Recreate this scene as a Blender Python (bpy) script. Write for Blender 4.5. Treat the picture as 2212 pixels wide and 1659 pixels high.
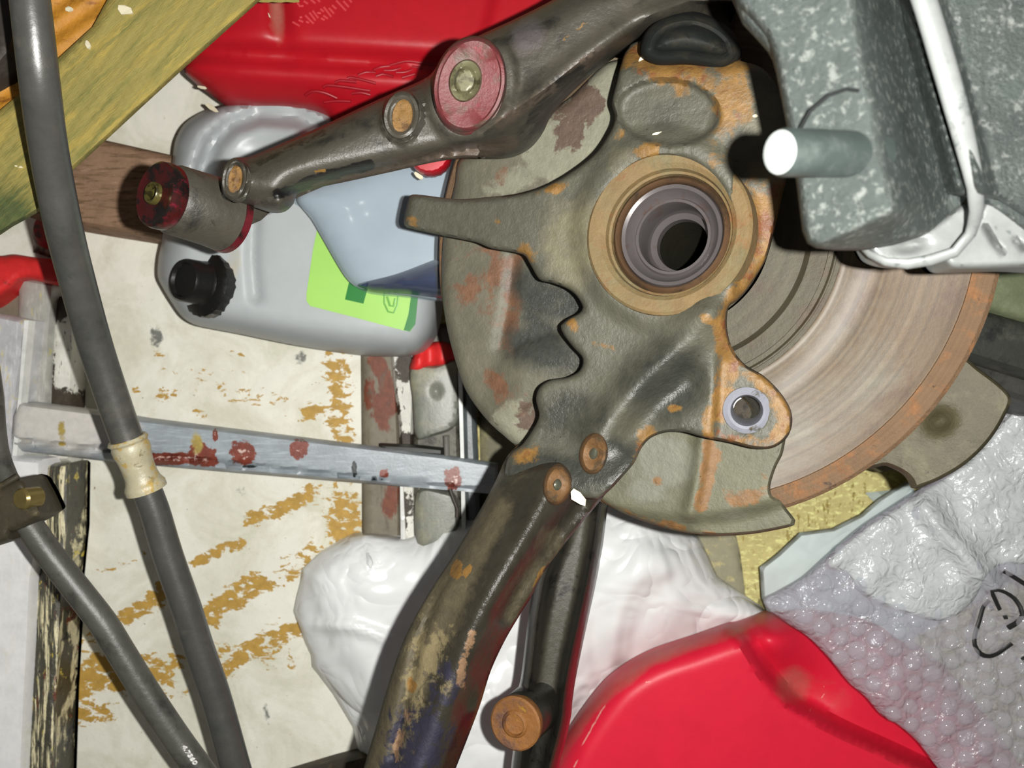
import bpy, bmesh, math, random
import numpy as np
from mathutils import Vector, Matrix
from mathutils.geometry import delaunay_2d_cdt

for o in list(bpy.data.objects):
    bpy.data.objects.remove(o, do_unlink=True)
random.seed(7)
RNG = np.random.default_rng(7)
SC = bpy.context.scene
COL = SC.collection
R = math.radians

# ------------------------------------------------------------------ camera
H = 0.62            # camera height above the floor (m), looking straight down
F = 1850.0          # focal length in pixels of the 2212 x 1659 frame
CX, CY = 1106.0, 829.5
cam = bpy.data.cameras.new('camera')
cam.sensor_fit = 'HORIZONTAL'
cam.sensor_width = 36.0
cam.lens = F * 36.0 / 2212.0
cam.clip_start = 0.01
cam.dof.use_dof = True
cam.dof.focus_distance = 0.37
cam.dof.aperture_fstop = 18
camo = bpy.data.objects.new('camera', cam)
camo.location = (0, 0, H)
COL.objects.link(camo)
SC.camera = camo

# ------------------------------------------------------------------ light: dim garage + the phone's flash beside the lens
AMB = 0.10
INT = 1.30          # radiant intensity of the flash, W/sr
w = bpy.data.worlds.new('world')
SC.world = w
w.use_nodes = True
w.node_tree.nodes['Background'].inputs[0].default_value = (1.0, 0.97, 0.90, 1)
w.node_tree.nodes['Background'].inputs[1].default_value = AMB
fl = bpy.data.lights.new('phone_flash', 'POINT')
fl.energy = INT * 4 * math.pi
fl.color = (1.0, 0.985, 0.94)
fl.shadow_soft_size = 0.0025
flo = bpy.data.objects.new('phone_flash', fl)
flo.location = (0.022, 0.002, H + 0.002)
COL.objects.link(flo)
vs = SC.view_settings
vs.view_transform = 'Standard'
vs.look = 'None'
vs.exposure = 0.0
vs.gamma = 1.0
vs.use_curve_mapping = False

# ------------------------------------------------------------------ helpers
def P(px, py, z):
    return Vector(((px - CX) / F * (H - z), -(py - CY) / F * (H - z), z))

def lin(c):
    c = c / 255.0
    return c / 12.92 if c <= 0.04045 else ((c + 0.055) / 1.055) ** 2.4

def alb(rgb, z=0.0, px=1106, py=829, k=1.0):
    """surface colour of a thing that reads as rgb where it stands under this flash"""
    d = H - z
    t2 = ((px - CX) ** 2 + (py - CY) ** 2) / F ** 2
    c = 1 / math.sqrt(1 + t2)
    e = INT * c ** 3 / d ** 2 / math.pi + AMB * 0.5
    return tuple(min(0.88, max(0.004, k * lin(v) / e)) for v in rgb)

def cr(pts, step, closed=True, smooth=True):
    pts = [np.array(p, float) for p in pts]
    n = len(pts)
    out = []
    rng = range(n if closed else n - 1)
    for i in rng:
        p1, p2 = pts[i], pts[(i + 1) % n]
        L = np.linalg.norm(p2 - p1)
        m = max(1, int(round(L / step)))
        if smooth:
            p0 = pts[(i - 1) % n] if closed or i > 0 else 2 * p1 - p2
            p3 = pts[(i + 2) % n] if closed or i + 2 < n else 2 * p2 - p1
            # centripetal-ish: limit tangents
            m1 = (p2 - p0) * 0.5
            m2 = (p3 - p1) * 0.5
            for mm in (m1, m2):
                l = np.linalg.norm(mm)
                if l > L:
                    mm *= L / l
        for j in range(m):
            t = j / m
            if smooth:
                a = 2*t**3 - 3*t**2 + 1
                b = t**3 - 2*t**2 + t
                c = -2*t**3 + 3*t**2
                d = t**3 - t**2
                out.append(a * p1 + b * m1 + c * p2 + d * m2)
            else:
                out.append(p1 * (1 - t) + p2 * t)
    if not closed:
        out.append(pts[-1])
    return np.array(out)

def seg_dist(q, line, closed):
    """distance of points q (N,2) to a polyline"""
    a = line if closed else line[:-1]
    b = np.roll(line, -1, 0) if closed else line[1:]
    best = np.full(len(q), 1e9)
    for s in range(0, len(a), 64):
        A = a[s:s+64][None]; B = b[s:s+64][None]
        d = B - A
        l2 = (d ** 2).sum(-1) + 1e-9
        t = np.clip(((q[:, None] - A) * d).sum(-1) / l2, 0, 1)
        r = q[:, None] - (A + t[..., None] * d)
        best = np.minimum(best, np.sqrt((r ** 2).sum(-1)).min(1))
    return best

def inside(q, loop):
    x, y = q[:, 0], q[:, 1]
    c = np.zeros(len(q), bool)
    j = len(loop) - 1
    for i in range(len(loop)):
        xi, yi = loop[i]; xj, yj = loop[j]
        if yi != yj:
            k = ((yi > y) != (yj > y)) & (x < (xj - xi) * (y - yi) / (yj - yi) + xi)
            c ^= k
        j = i
    return c

def ell(x, y, cx, cy, rx, ry, ang=0):
    a = math.radians(ang)
    dx, dy = x - cx, y - cy
    u = (dx * math.cos(a) + dy * math.sin(a)) / rx
    v = (-dx * math.sin(a) + dy * math.cos(a)) / ry
    return np.sqrt(u * u + v * v)

def spots(lst):
    """stain map: ellipses (cx,cy,rx,ry,angle[,strength]) and ('line', pts, width[,strength])"""
    def f(x, y, db):
        m = np.zeros_like(x)
        for s in lst:
            if s[0] == 'line':
                d = seg_dist(np.stack([x, y], 1), np.array(s[1], float), False) / s[2]
                st = s[3] if len(s) > 3 else 1.0
            elif s[0] == 'edge':
                d = db / s[1]
                st = s[2] if len(s) > 2 else 1.0
            else:
                d = ell(x, y, *s[:5])
                st = s[5] if len(s) > 5 else 1.0
            m = np.maximum(m, st * np.clip((1.75 - d) / 1.25, 0, 1))
        return m
    return f

def lined(x, y, pts):
    return seg_dist(np.stack([x, y], 1), np.array(pts, float), False)

def bump(d, w):
    return np.exp(-(d / w) ** 2)

def dome(db, r):
    t = np.clip(db / r, 0, 1)
    return np.sqrt(np.clip(1 - (1 - t) ** 2, 0, 1))

def sstep(a, b, x):
    t = np.clip((x - a) / (b - a), 0, 1)
    return t * t * (3 - 2 * t)

def crumple(x, y, seed, scale, n=6):
    r = np.random.default_rng(seed)
    z = np.zeros_like(x)
    for i in range(n):
        a = r.uniform(0, math.pi)
        s = scale * r.uniform(0.5, 1.6)
        ph = r.uniform(0, 10)
        wob = np.sin((x * math.sin(a) - y * math.cos(a)) / s * r.uniform(.4, .9) + r.uniform(0, 6)) * .6
        u = (x * math.cos(a) + y * math.sin(a)) / s + ph + wob
        z += np.abs((u % 2.0) - 1.0) * s / scale
    return z / n

def finish(name, me, mat, parent):
    o = bpy.data.objects.new(name, me)
    COL.objects.link(o)
    if mat is not None:
        me.materials.append(mat)
    if parent is not None:
        o.parent = parent
        o.matrix_parent_inverse = Matrix.Translation(-Vector(parent.location))
    return o

def tag(o, label, cat, group=None, kind=None):
    if label: o['label'] = label
    if cat: o['category'] = cat
    if group: o['group'] = group
    if kind: o['kind'] = kind
    return o

def thing(name, label, cat, loc, group=None):
    o = bpy.data.objects.new(name, None)
    o.empty_display_size = 0.02
    o.location = loc
    COL.objects.link(o)
    return tag(o, label, cat, group)

def relief(name, outline, zf, mat, parent=None, step=10, smooth=True, zbot=None, thick=None,
           holes=(), masks=None, inset=0.0, sharp=48, rings=None, lines=(), under=0.0):
    """a solid whose plan outline is given in picture pixels and whose top follows the height map zf(x,y,db)"""
    loops = [cr(outline, step, True, smooth)] + [cr(h, step, True, True) for h in holes]
    L0 = loops[0]
    mn, mx = L0.min(0), L0.max(0)
    gx = np.arange(mn[0], mx[0] + step, step)
    gy = np.arange(mn[1], mx[1] + step, step * 0.866)
    X, Y = np.meshgrid(gx, gy)
    X = X + (np.arange(len(gy)) % 2)[:, None] * step * 0.5
    q = np.stack([X.ravel(), Y.ravel()], 1)
    q += RNG.uniform(-.12, .12, q.shape) * step
    keep = inside(q, L0)
    for h in loops[1:]:
        keep &= ~inside(q, h)
    q = q[keep]
    d = np.full(len(q), 1e9)
    for l in loops:
        d = np.minimum(d, seg_dist(q, l, True))
    rings = [0.8 * step] if rings is None else rings
    q = q[d > (rings[-1] + 0.6 * step if rings else 0.5 * step)]
    extra = []
    for off in rings:
        for li, l in enumerate(loops):
            t_ = np.roll(l, -1, 0) - np.roll(l, 1, 0)
            nn = np.stack([-t_[:, 1], t_[:, 0]], 1) / (np.linalg.norm(t_, axis=1)[:, None] + 1e-9)
            for sg in (1, -1):
                e_ = l + nn * off * sg
                k_ = inside(e_, L0)
                for h in loops[1:]:
                    k_ &= ~inside(e_, h)
                e_ = e_[k_]
                if len(e_) == 0: continue
                dd = np.full(len(e_), 1e9)
                for l2 in loops:
                    dd = np.minimum(dd, seg_dist(e_, l2, True))
                extra.append(e_[dd > .9 * off])
    for ln in lines:
        e_ = cr(ln, step * .8, False, True)
        k_ = inside(e_, L0)
        e_ = e_[k_]
        if len(e_) == 0: continue
        dd = seg_dist(e_, L0, True)
        e_ = e_[dd > .6 * step]
        if len(e_) < 2: continue
        q = q[seg_dist(q, e_, False) > .55 * step]
        extra = [x_[seg_dist(x_, e_, False) > .4 * step] for x_ in extra if len(x_)]
        extra.append(e_)
    if extra:
        q = np.concatenate([q] + [x_ for x_ in extra if len(x_)])
    vs_, es = [], []
    for l in loops:
        b = len(vs_)
        vs_ += [Vector(p) for p in l]
        es += [(b + i, b + (i + 1) % len(l)) for i in range(len(l))]
    vs_ += [Vector(p) for p in q]
    V, E, Fc, *_ = delaunay_2d_cdt(vs_, es, [], 0, 1e-4)
    V = np.array([[v.x, v.y] for v in V])
    Fc = [f for f in Fc if len(f) == 3]
    ctr = np.array([(V[f[0]] + V[f[1]] + V[f[2]]) / 3 for f in Fc])
    ok = inside(ctr, L0)
    for h in loops[1:]:
        ok &= ~inside(ctr, h)
    Fc = [f for f, k in zip(Fc, ok) if k]
    used = sorted({i for f in Fc for i in f})
    re = {j: i for i, j in enumerate(used)}
    V = V[used]
    Fc = [[re[i] for i in f] for f in Fc]
    db = np.full(len(V), 1e9)
    for l in loops:
        db = np.minimum(db, seg_dist(V, l, True))
    x, y = V[:, 0], V[:, 1]
    z = zf(x, y, db) if callable(zf) else np.full(len(V), float(zf))
    top = [P(x[i], y[i], z[i]) for i in range(len(V))]
    n = len(V)
    out = []
    for f in Fc:
        a, b, c = (V[i] for i in f)
        s = (b[0]-a[0])*(c[1]-a[1]) - (b[1]-a[1])*(c[0]-a[0])
        out.append(tuple(f) if s < 0 else tuple(reversed(f)))
    cen = sum(top, Vector()) / n
    bot = []
    for p in top:
        if thick is not None:
            bot.append(Vector((p.x + (cen.x - p.x) * inset, p.y + (cen.y - p.y) * inset, p.z - thick)))
        else:
            bot.append(Vector((p.x + (cen.x - p.x) * inset, p.y + (cen.y - p.y) * inset, zbot)))
    cnt = {}
    for f in out:
        for i in range(3):
            e = (f[i], f[(i + 1) % 3])
            cnt[e] = cnt.get(e, 0) + 1
    if under:
        push = {}
        for (a, b) in cnt:
            if (b, a) not in cnt:
                t_ = top[b] - top[a]
                nv = Vector((-t_.y, t_.x, 0))
                if nv.length > 1e-9:
                    nv.normalize()
                    for i in (a, b):
                        push[i] = push.get(i, Vector()) + nv
        bi = [i for i, v in push.items() if v.length > 1e-6 and all(np.hypot(*(h - V[i]).T).min() > .5 for h in loops[1:])]
        bxy = np.array([[top[i].x, top[i].y] for i in bi])
        bnn = [push[i].normalized() for i in bi]
        for i in range(n):
            dd = np.hypot(bxy[:, 0] - top[i].x, bxy[:, 1] - top[i].y)
            j = int(dd.argmin())
            if dd[j] < under:
                bot[i] = bot[i] + bnn[j] * (under - dd[j])
    faces = list(out) + [tuple(n + i for i in reversed(f)) for f in out]
    for (a, b) in cnt:
        if (b, a) not in cnt:
            faces.append((b, a, n + a, n + b))
    me = bpy.data.meshes.new(name)
    me.from_pydata([tuple(v) for v in top + bot], [], faces)
    if masks:
        for an, mf in masks.items():
            at = me.attributes.new(an, 'FLOAT', 'POINT')
            m = mf(x, y, db).astype(np.float32)
            at.data.foreach_set('value', np.concatenate([m, m]))
    me.polygons.foreach_set('use_smooth', [True] * len(me.polygons))
    me.set_sharp_from_angle(angle=R(sharp))
    me.update()
    return finish(name, me, mat, parent)

def basis(axis):
    z = Vector(axis).normalized()
    h = Vector((0, 1, 0)) if abs(z.y) < .9 else Vector((1, 0, 0))
    x = h.cross(z).normalized()
    return x, z.cross(x), z

def lathe(name, c, axis, prof, mat, parent=None, seg=48, sharp=35, ribs=0, ribd=0.0):
    """profile (radius, height) spun about axis through c; r<=0 closes at the axis"""
    x, y, z = basis(axis)
    c = Vector(c)
    vv, ff, rows = [], [], []
    for (r, h) in prof:
        if r <= 1e-6:
            rows.append([len(vv)])
            vv.append(c + z * h)
        else:
            row = []
            for i in range(seg):
                a = 2 * math.pi * i / seg
                rr = r
                if ribs and r > 0.8 * max(p[0] for p in prof):
                    rr = r - ribd * (0.5 + 0.5 * math.cos(a * ribs))
                row.append(len(vv))
                vv.append(c + (x * math.cos(a) + y * math.sin(a)) * rr + z * h)
            rows.append(row)
    for a, b in zip(rows[:-1], rows[1:]):
        for i in range(seg):
            j = (i + 1) % seg
            if len(a) == 1 and len(b) == 1: continue
            if len(a) == 1: ff.append((a[0], b[j], b[i]))
            elif len(b) == 1: ff.append((a[i], a[j], b[0]))
            else: ff.append((a[i], a[j], b[j], b[i]))
    me = bpy.data.meshes.new(name)
    me.from_pydata([tuple(v) for v in vv], [], ff)
    bm = bmesh.new(); bm.from_mesh(me)
    bmesh.ops.recalc_face_normals(bm, faces=bm.faces)
    bm.to_mesh(me); bm.free()
    me.polygons.foreach_set('use_smooth', [True] * len(me.polygons))
    me.set_sharp_from_angle(angle=R(sharp))
    return finish(name, me, mat, parent)

def oval(name, cx, cy, rx, ry, ang, base, prof, mat, parent, step=5, thick=.006):
    """oval boss lying on a surface: prof = [(fraction of radius, height above base)]"""
    a = math.radians(ang)
    pts = []
    for t in np.linspace(0, 2 * math.pi, 28, endpoint=False):
        u, v = rx * math.cos(t), ry * math.sin(t)
        pts.append((cx + u * math.cos(a) - v * math.sin(a), cy + u * math.sin(a) + v * math.cos(a)))
    def zf(x, y, db):
        e = ell(x, y, cx, cy, rx, ry, ang)
        return base(x, y) + np.interp(e, [p[0] for p in prof], [p[1] for p in prof])
    rg = sorted({round((1 - p[0]) * rx, 1) for p in prof if .15 < p[0] < 1})
    rg = [r_ for r_ in rg if r_ >= 1.5]
    return relief(name, pts, zf, mat, parent, step=step, thick=thick, sharp=40, rings=rg or None)

def tube(name, pts, rad, mat, parent=None, seg=16, step=0.006, flat=1.0, smooth=True):
    pts = [np.array(p) for p in pts]
    path = cr(pts, step, False, smooth)
    n = len(path)
    rads = rad if hasattr(rad, '__len__') else [rad, rad]
    rr = np.interp(np.linspace(0, 1, n), np.linspace(0, 1, len(rads)), rads)
    vv, ff = [], []
    up = None
    for i in range(n):
        t = Vector(path[min(i+1, n-1)] - path[max(i-1, 0)]).normalized()
        if up is None:
            up = Vector((0, 0, 1)) if abs(t.z) < .9 else Vector((0, 1, 0))
        u = (up - t * up.dot(t)).normalized()
        s = t.cross(u)
        up = u
        for k in range(seg):
            a = 2 * math.pi * k / seg
            vv.append(Vector(path[i]) + s * math.cos(a) * rr[i] + u * math.sin(a) * rr[i] * flat)
    for i in range(n - 1):
        for k in range(seg):
            j = (k + 1) % seg
            ff.append((i*seg+k, i*seg+j, (i+1)*seg+j, (i+1)*seg+k))
    ff.append(tuple(reversed(range(seg))))
    ff.append(tuple((n-1)*seg + k for k in range(seg)))
    me = bpy.data.meshes.new(name)
    me.from_pydata([tuple(v) for v in vv], [], ff)
    bm = bmesh.new(); bm.from_mesh(me)
    bmesh.ops.recalc_face_normals(bm, faces=bm.faces)
    bm.to_mesh(me); bm.free()
    me.polygons.foreach_set('use_smooth', [True] * len(me.polygons))
    me.set_sharp_from_angle(angle=R(50))
    return finish(name, me, mat, parent)

def tubepx(name, pts, wpx, mat, parent=None, **k):
    """pts: (px,py,z); width in pixels"""
    ws = wpx if hasattr(wpx, '__len__') else [wpx, wpx]
    q = [P(*p) for p in pts]
    rads = [w * .5 * (H - p[2]) / F for w, p in zip(np.interp(np.linspace(0, 1, len(pts)), np.linspace(0, 1, len(ws)), ws), pts)]
    return tube(name, q, rads, mat, parent, **k)

def ramp(z0, pts):
    return lambda x, y, db: z0 + 0 * x

# ------------------------------------------------------------------ materials
def mat(name, base, layers=(), rough=0.6, metal=0.0, spec=0.4, bmp=0.0, bscale=300, stretch=(1, 1, 1),
        aniso=0.0, sss=0.0, coat=0.0, var=0.18, vscale=60, rot=0.0, crease=0.0, cscl=22):
    m = bpy.data.materials.new(name)
    m.use_nodes = True
    nt = m.node_tree
    N, L = nt.nodes, nt.links
    b = N['Principled BSDF']
    b.inputs['Roughness'].default_value = rough
    b.inputs['Metallic'].default_value = metal
    b.inputs['Specular IOR Level'].default_value = spec
    if coat:
        b.inputs['Coat Weight'].default_value = coat
        b.inputs['Coat Roughness'].default_value = 0.15
    if sss:
        b.inputs['Subsurface Weight'].default_value = sss
        b.inputs['Subsurface Radius'].default_value = (0.6, 0.7, 0.8)
        b.inputs['Subsurface Scale'].default_value = 0.006
    if aniso:
        b.inputs['Anisotropic'].default_value = aniso
        tn = N.new('ShaderNodeTangent'); tn.direction_type = 'RADIAL'; tn.axis = 'Z'
        L.new(tn.outputs[0], b.inputs['Tangent'])
    tc = N.new('ShaderNodeTexCoord')
    mp = N.new('ShaderNodeMapping')
    mp.inputs['Scale'].default_value = stretch
    mp0 = N.new('ShaderNodeMapping')
    mp0.inputs['Rotation'].default_value = (0, 0, rot)
    L.new(tc.outputs['Object'], mp0.inputs[0])
    L.new(mp0.outputs[0], mp.inputs[0])

    def noise(scale, detail=5, st=None, dist=0.0, off=0.0):
        src = mp.outputs[0]
        if st is not None or off:
            m2 = N.new('ShaderNodeMapping')
            if st is not None: m2.inputs['Scale'].default_value = st
            m2.inputs['Location'].default_value = (off, off * .7, off * .3)
            L.new(tc.outputs['Object'] if st is not None else mp.outputs[0], m2.inputs[0])
            src = m2.outputs[0]
        n = N.new('ShaderNodeTexNoise')
        n.inputs['Scale'].default_value = scale
        n.inputs['Detail'].default_value = detail
        n.inputs['Roughness'].default_value = 0.68
        n.inputs['Distortion'].default_value = dist
        L.new(src, n.inputs['Vector'])
        return n.outputs['Fac']

    def maprange(src, lo, hi, a=0.0, c=1.0):
        r = N.new('ShaderNodeMapRange')
        r.inputs['From Min'].default_value = lo
        r.inputs['From Max'].default_value = hi
        r.inputs['To Min'].default_value = a
        r.inputs['To Max'].default_value = c
        r.interpolation_type = 'LINEAR'
        L.new(src, r.inputs['Value'])
        return r.outputs[0]

    def mixc(fac, c1, c2):
        mx = N.new('ShaderNodeMix'); mx.data_type = 'RGBA'
        L.new(fac, mx.inputs[0])
        for s, v in ((6, c1), (7, c2)):
            if isinstance(v, tuple): mx.inputs[s].default_value = (*v[:3], 1)
            else: L.new(v, mx.inputs[s])
        return mx.outputs[2]

    v1 = noise(vscale, 6)
    f1 = maprange(v1, .3, .7)
    col = mixc(f1, tuple(c * (1 - var) for c in base), tuple(min(.9, c * (1 + var)) for c in base))
    rgh = None
    for i, ly in enumerate(layers):
        n = noise(ly.get('scale', 120), ly.get('detail', 6), ly.get('stretch'), ly.get('dist', 0.3), ly.get('off', 3.1 * (i + 1)))
        if ly.get('attr'):
            at = N.new('ShaderNodeAttribute'); at.attribute_name = ly['attr']
            s = N.new('ShaderNodeMath'); s.operation = 'MULTIPLY_ADD'
            L.new(n, s.inputs[0]); s.inputs[1].default_value = ly.get('amp', 1.6)
            L.new(at.outputs['Fac'], s.inputs[2])
            fac = maprange(s.outputs[0], ly.get('lo', 1.25), ly.get('hi', 1.4))
        else:
            fac = maprange(n, ly['lo'], ly['hi'])
        if 'max' in ly:
            mm = N.new('ShaderNodeMath'); mm.operation = 'MULTIPLY'; mm.inputs[1].default_value = ly['max']
            L.new(fac, mm.inputs[0]); fac = mm.outputs[0]
        c2 = ly['col']
        if ly.get('cvar', .25):
            vn = noise(ly.get('cscale', 200), 5, None, .2, 9.7 + i)
            cv = ly.get('cvar', .25)
            c2 = mixc(maprange(vn, .3, .7), tuple(c * (1 - cv) for c in c2), tuple(min(.9, c * (1 + cv)) for c in c2))
        col = mixc(fac, col, c2)
        if 'rough' in ly:
            mx = N.new('ShaderNodeMix'); mx.data_type = 'FLOAT'
            L.new(fac, mx.inputs[0])
            if rgh is None: mx.inputs[2].default_value = rough
            else: L.new(rgh, mx.inputs[2])
            mx.inputs[3].default_value = ly['rough']
            rgh = mx.outputs[0]
    L.new(col, b.inputs['Base Color'])
    if rgh is not None:
        L.new(rgh, b.inputs['Roughness'])
    if crease:
        hs = []
        for sc, am in ((cscl, 1.0), (cscl * 2.6, .22)):
            nz = noise(sc, 2, None, .9, sc)
            a1 = N.new('ShaderNodeMath'); a1.operation = 'SUBTRACT'; a1.inputs[1].default_value = .5
            L.new(nz, a1.inputs[0])
            a2 = N.new('ShaderNodeMath'); a2.operation = 'ABSOLUTE'; L.new(a1.outputs[0], a2.inputs[0])
            a3 = N.new('ShaderNodeMath'); a3.operation = 'MULTIPLY'; a3.inputs[1].default_value = am
            L.new(a2.outputs[0], a3.inputs[0]); hs.append(a3.outputs[0])
        ad = N.new('ShaderNodeMath'); ad.operation = 'ADD'; L.new(hs[0], ad.inputs[0]); L.new(hs[1], ad.inputs[1])
        bn = N.new('ShaderNodeBump'); bn.inputs['Strength'].default_value = 1.0; bn.inputs['Distance'].default_value = crease
        L.new(ad.outputs[0], bn.inputs['Height'])
        L.new(bn.outputs[0], b.inputs['Normal'])
    elif bmp:
        bn = N.new('ShaderNodeBump')
        bn.inputs['Strength'].default_value = bmp
        bn.inputs['Distance'].default_value = 0.0012
        L.new(noise(bscale, 6), bn.inputs['Height'])
        L.new(bn.outputs[0], b.inputs['Normal'])
    return m

RUST = lambda z, px=1450, py=600, k=1.0: alb((184, 138, 72), z, px, py, k)
RUSTR = lambda z, px=1450, py=600, k=1.0: alb((158, 98, 62), z, px, py, k)

# ================================================================== SETTING
m_osb = mat('osb', alb((194, 182, 124), 0, 1600, 1200),
            [dict(col=alb((232, 218, 150), 0, 1600, 1200), scale=140, lo=.52, hi=.58, stretch=(1, 2.4, 1)),
             dict(col=alb((150, 132, 70), 0, 1600, 1200), scale=110, lo=.56, hi=.62, stretch=(2.4, 1, 1)),
             dict(col=alb((110, 86, 48), 0, 1600, 1200), scale=60, lo=.70, hi=.74)], rough=.75, bmp=.8, bscale=220)
relief('floor', [(-900, -700), (3100, -700), (3100, 2400), (-900, 2400)], 0.0, m_osb, step=400, smooth=False, thick=.018)['kind'] = 'structure'

# painted board under the ladder
PB = 0.006
tan_ = alb((178, 142, 68), PB, 450, 1200, .95)
m_panel = mat('flaking_paint', alb((226, 224, 212), PB, 450, 1150, .97),
              [dict(col=alb((204, 202, 184), PB, 450, 1150), scale=18, lo=.45, hi=.62, cvar=.05, dist=.6),
               dict(col=tan_, attr='flake', scale=105, amp=3.2, lo=2.30, hi=2.36, stretch=(1, 1.8, 1), dist=.5, cvar=.16, detail=9),
               dict(col=alb((110, 112, 106), PB, 450, 1150), attr='scuff', scale=240, amp=1.3, lo=1.32, hi=1.6, cvar=.1),
               dict(col=alb((120, 98, 60), PB, 450, 1150), scale=330, lo=.68, hi=.71, dist=.4),
               ], rough=.55, var=.05, bmp=.25, bscale=260)
flake = spots([
    ('line', [(725, 765), (735, 850), (730, 900), (745, 950)], 26, .9),
    ('line', [(540, 1125), (620, 1095), (680, 1060)], 20, .95), (745, 1130, 45, 70, 0, 1.0), (730, 1080, 40, 40, 0, .8),
    ('line', [(420, 1215), (470, 1190), (520, 1175)], 14, .9), ('line', [(430, 1340), (540, 1270), (560, 1260)], 26, .95),
    ('line', [(150, 1480), (230, 1450), (330, 1460)], 44, 1.0), (190, 1540, 60, 26, 0, .85), ('line', [(480, 1445), (560, 1390), (640, 1360)], 26, .85),
    ('line', [(260, 1340), (340, 1290), (370, 1270)], 20, .95), ('line', [(170, 1385), (240, 1360)], 12, .85), ('line', [(460, 1330), (540, 1255)], 22, .9),
    ('line', [(360, 1430), (470, 1405)], 22, .75), (360, 850, 26, 12, -15, .95), (300, 846, 14, 9, 0, .9), (510, 766, 18, 10, 0, .85), (335, 765, 22, 9, 10, .8),
    (430, 895, 18, 10, 0, .9), (680, 890, 36, 22, 0, .8), (640, 905, 30, 10, 20, .6), (500, 835, 70, 16, 8, .55), (420, 800, 90, 14, 6, .5), (560, 860, 120, 20, 6, .5),
    (310, 1195, 10, 6, 0, .9), (650, 1210, 90, 30, -35, .6), (600, 1260, 90, 22, -30, .62), (250, 1225, 60, 10, -20, .55), (165, 1310, 30, 30, 0, .9),
    (700, 960, 30, 12, 0, .6), (160, 925, 40, 16, 20, .5), (600, 1420, 40, 40, -20, .55), (380, 1500, 60, 12, -15, .5)])
scuff = spots([(338, 728, 17, 28, -10, 1.0), (650, 772, 16, 16, 30, 1.0), (575, 1540, 8, 30, -8, .95), (520, 1060, 14, 16, 0, .8),
               (440, 565, 12, 9, 0, .8), (330, 1235, 7, 9, 0, .7), (160, 1070, 20, 10, 0, .6), (420, 1110, 30, 14, 10, .5), (290, 1400, 18, 10, -30, .5),
               (380, 290, 9, 6, 0, .8), (345, 230, 6, 60, 5, .45), (590, 1290, 9, 7, 0, .7), (480, 1590, 8, 6, 0, .8), (235, 1600, 6, 6, 0, .8)])
o = relief('painted_board', [(-350, -150), (780, -150), (781, 900), (783, 1900), (-350, 1900)], PB, m_panel, step=10, smooth=False, zbot=0.0,
           masks=dict(flake=flake, scuff=scuff))
tag(o, 'cream painted board with paint flaked off to tan, under the ladder', 'board')

# olive sheet beside the right ladder rail, grey batten, right-hand boards
m_olive = mat('olive_sheet', alb((112, 108, 84), .004, 1080, 950), [dict(col=alb((150, 146, 106), .004, 1080, 950), scale=40, lo=.55, hi=.75)], rough=.6, bmp=.3)
o = relief('olive_sheet', [(1030, 620), (1420, 620), (1420, 1115), (1040, 1118)], lambda x, y, db: .006 - .003 * (1 - dome(db, 8)), m_olive, step=14, smooth=False, zbot=.0)
tag(o, 'olive painted sheet on the floor beside the rail with the red cap', 'sheet')
m_batten = mat('grey_batten', alb((150, 146, 122), .012, 1580, 1200), [dict(col=alb((186, 176, 130), .012, 1580, 1200), scale=90, lo=.55, hi=.65)], rough=.8, bmp=.5)
o = relief('grey_batten', [(1430, 1090), (1575, 1090), (1600, 1200), (1612, 1300), (1600, 1420), (1500, 1420)], lambda x, y, db: .012 - .004 * (1 - dome(db, 10)), m_batten, step=14, smooth=False, zbot=0)
tag(o, 'dusty grey batten lying on the chipboard between the two white bags', 'batten')

# ------------------------------------------------------------------ ladder
def strip(name, poly, z, m, parent, zb=PB, er=8, eh=.004, step=12, masks=None, bulge=0.0, ctr=None, wid=40):
    def zf(x, y, db):
        zz = (z(x, y) if callable(z) else z) - eh * (1 - dome(db, er))
        return zz + (bulge * dome(db, wid) if bulge else 0)
    return relief(name, poly, zf, m, parent, step=step, smooth=False, zbot=zb, masks=masks)

def alum(name, rgb, z, px, py, layers=(), rough=.38, **k):
    return mat(name, alb(rgb, z, px, py), [dict(col=alb(tuple(min(255, c * 1.22) for c in rgb), z, px, py), scale=60, lo=.5, hi=.75, stretch=k.pop('st', (6, 1, 1)), cvar=.05)] + list(layers),
               rough=rough, spec=.55, bmp=.15, bscale=500, **k)

LAD = thing('extension_ladder', 'aluminium extension ladder splashed with paint, a rung crossing between its rails', 'ladder', P(560, 960, PB))
m_al1 = alum('aluminium_pale', (176, 176, 178), .05, 40, 900, [dict(col=alb((196, 186, 140), .05, 40, 900), scale=50, lo=.58, hi=.66, stretch=(5, 1, 1))])
m_al2 = alum('aluminium_grey', (150, 150, 144), .03, 80, 750, [dict(col=alb((176, 168, 96), .03, 80, 750), scale=50, lo=.6, hi=.68, stretch=(6, 1, 1)), dict(col=alb((120, 70, 60), .03, 80, 750), scale=45, lo=.7, hi=.72)])
m_al3 = alum('aluminium_painted_sheen', (240, 242, 236), .045, 40, 1400, [dict(col=alb((90, 84, 74), .045, 40, 1400), scale=70, lo=.70, hi=.73), dict(col=alb((236, 234, 196), .045, 40, 1400), scale=40, lo=.55, hi=.7, stretch=(4, 1, 1))])  # near-white colour carries the rail's broad reflection of the flash
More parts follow.
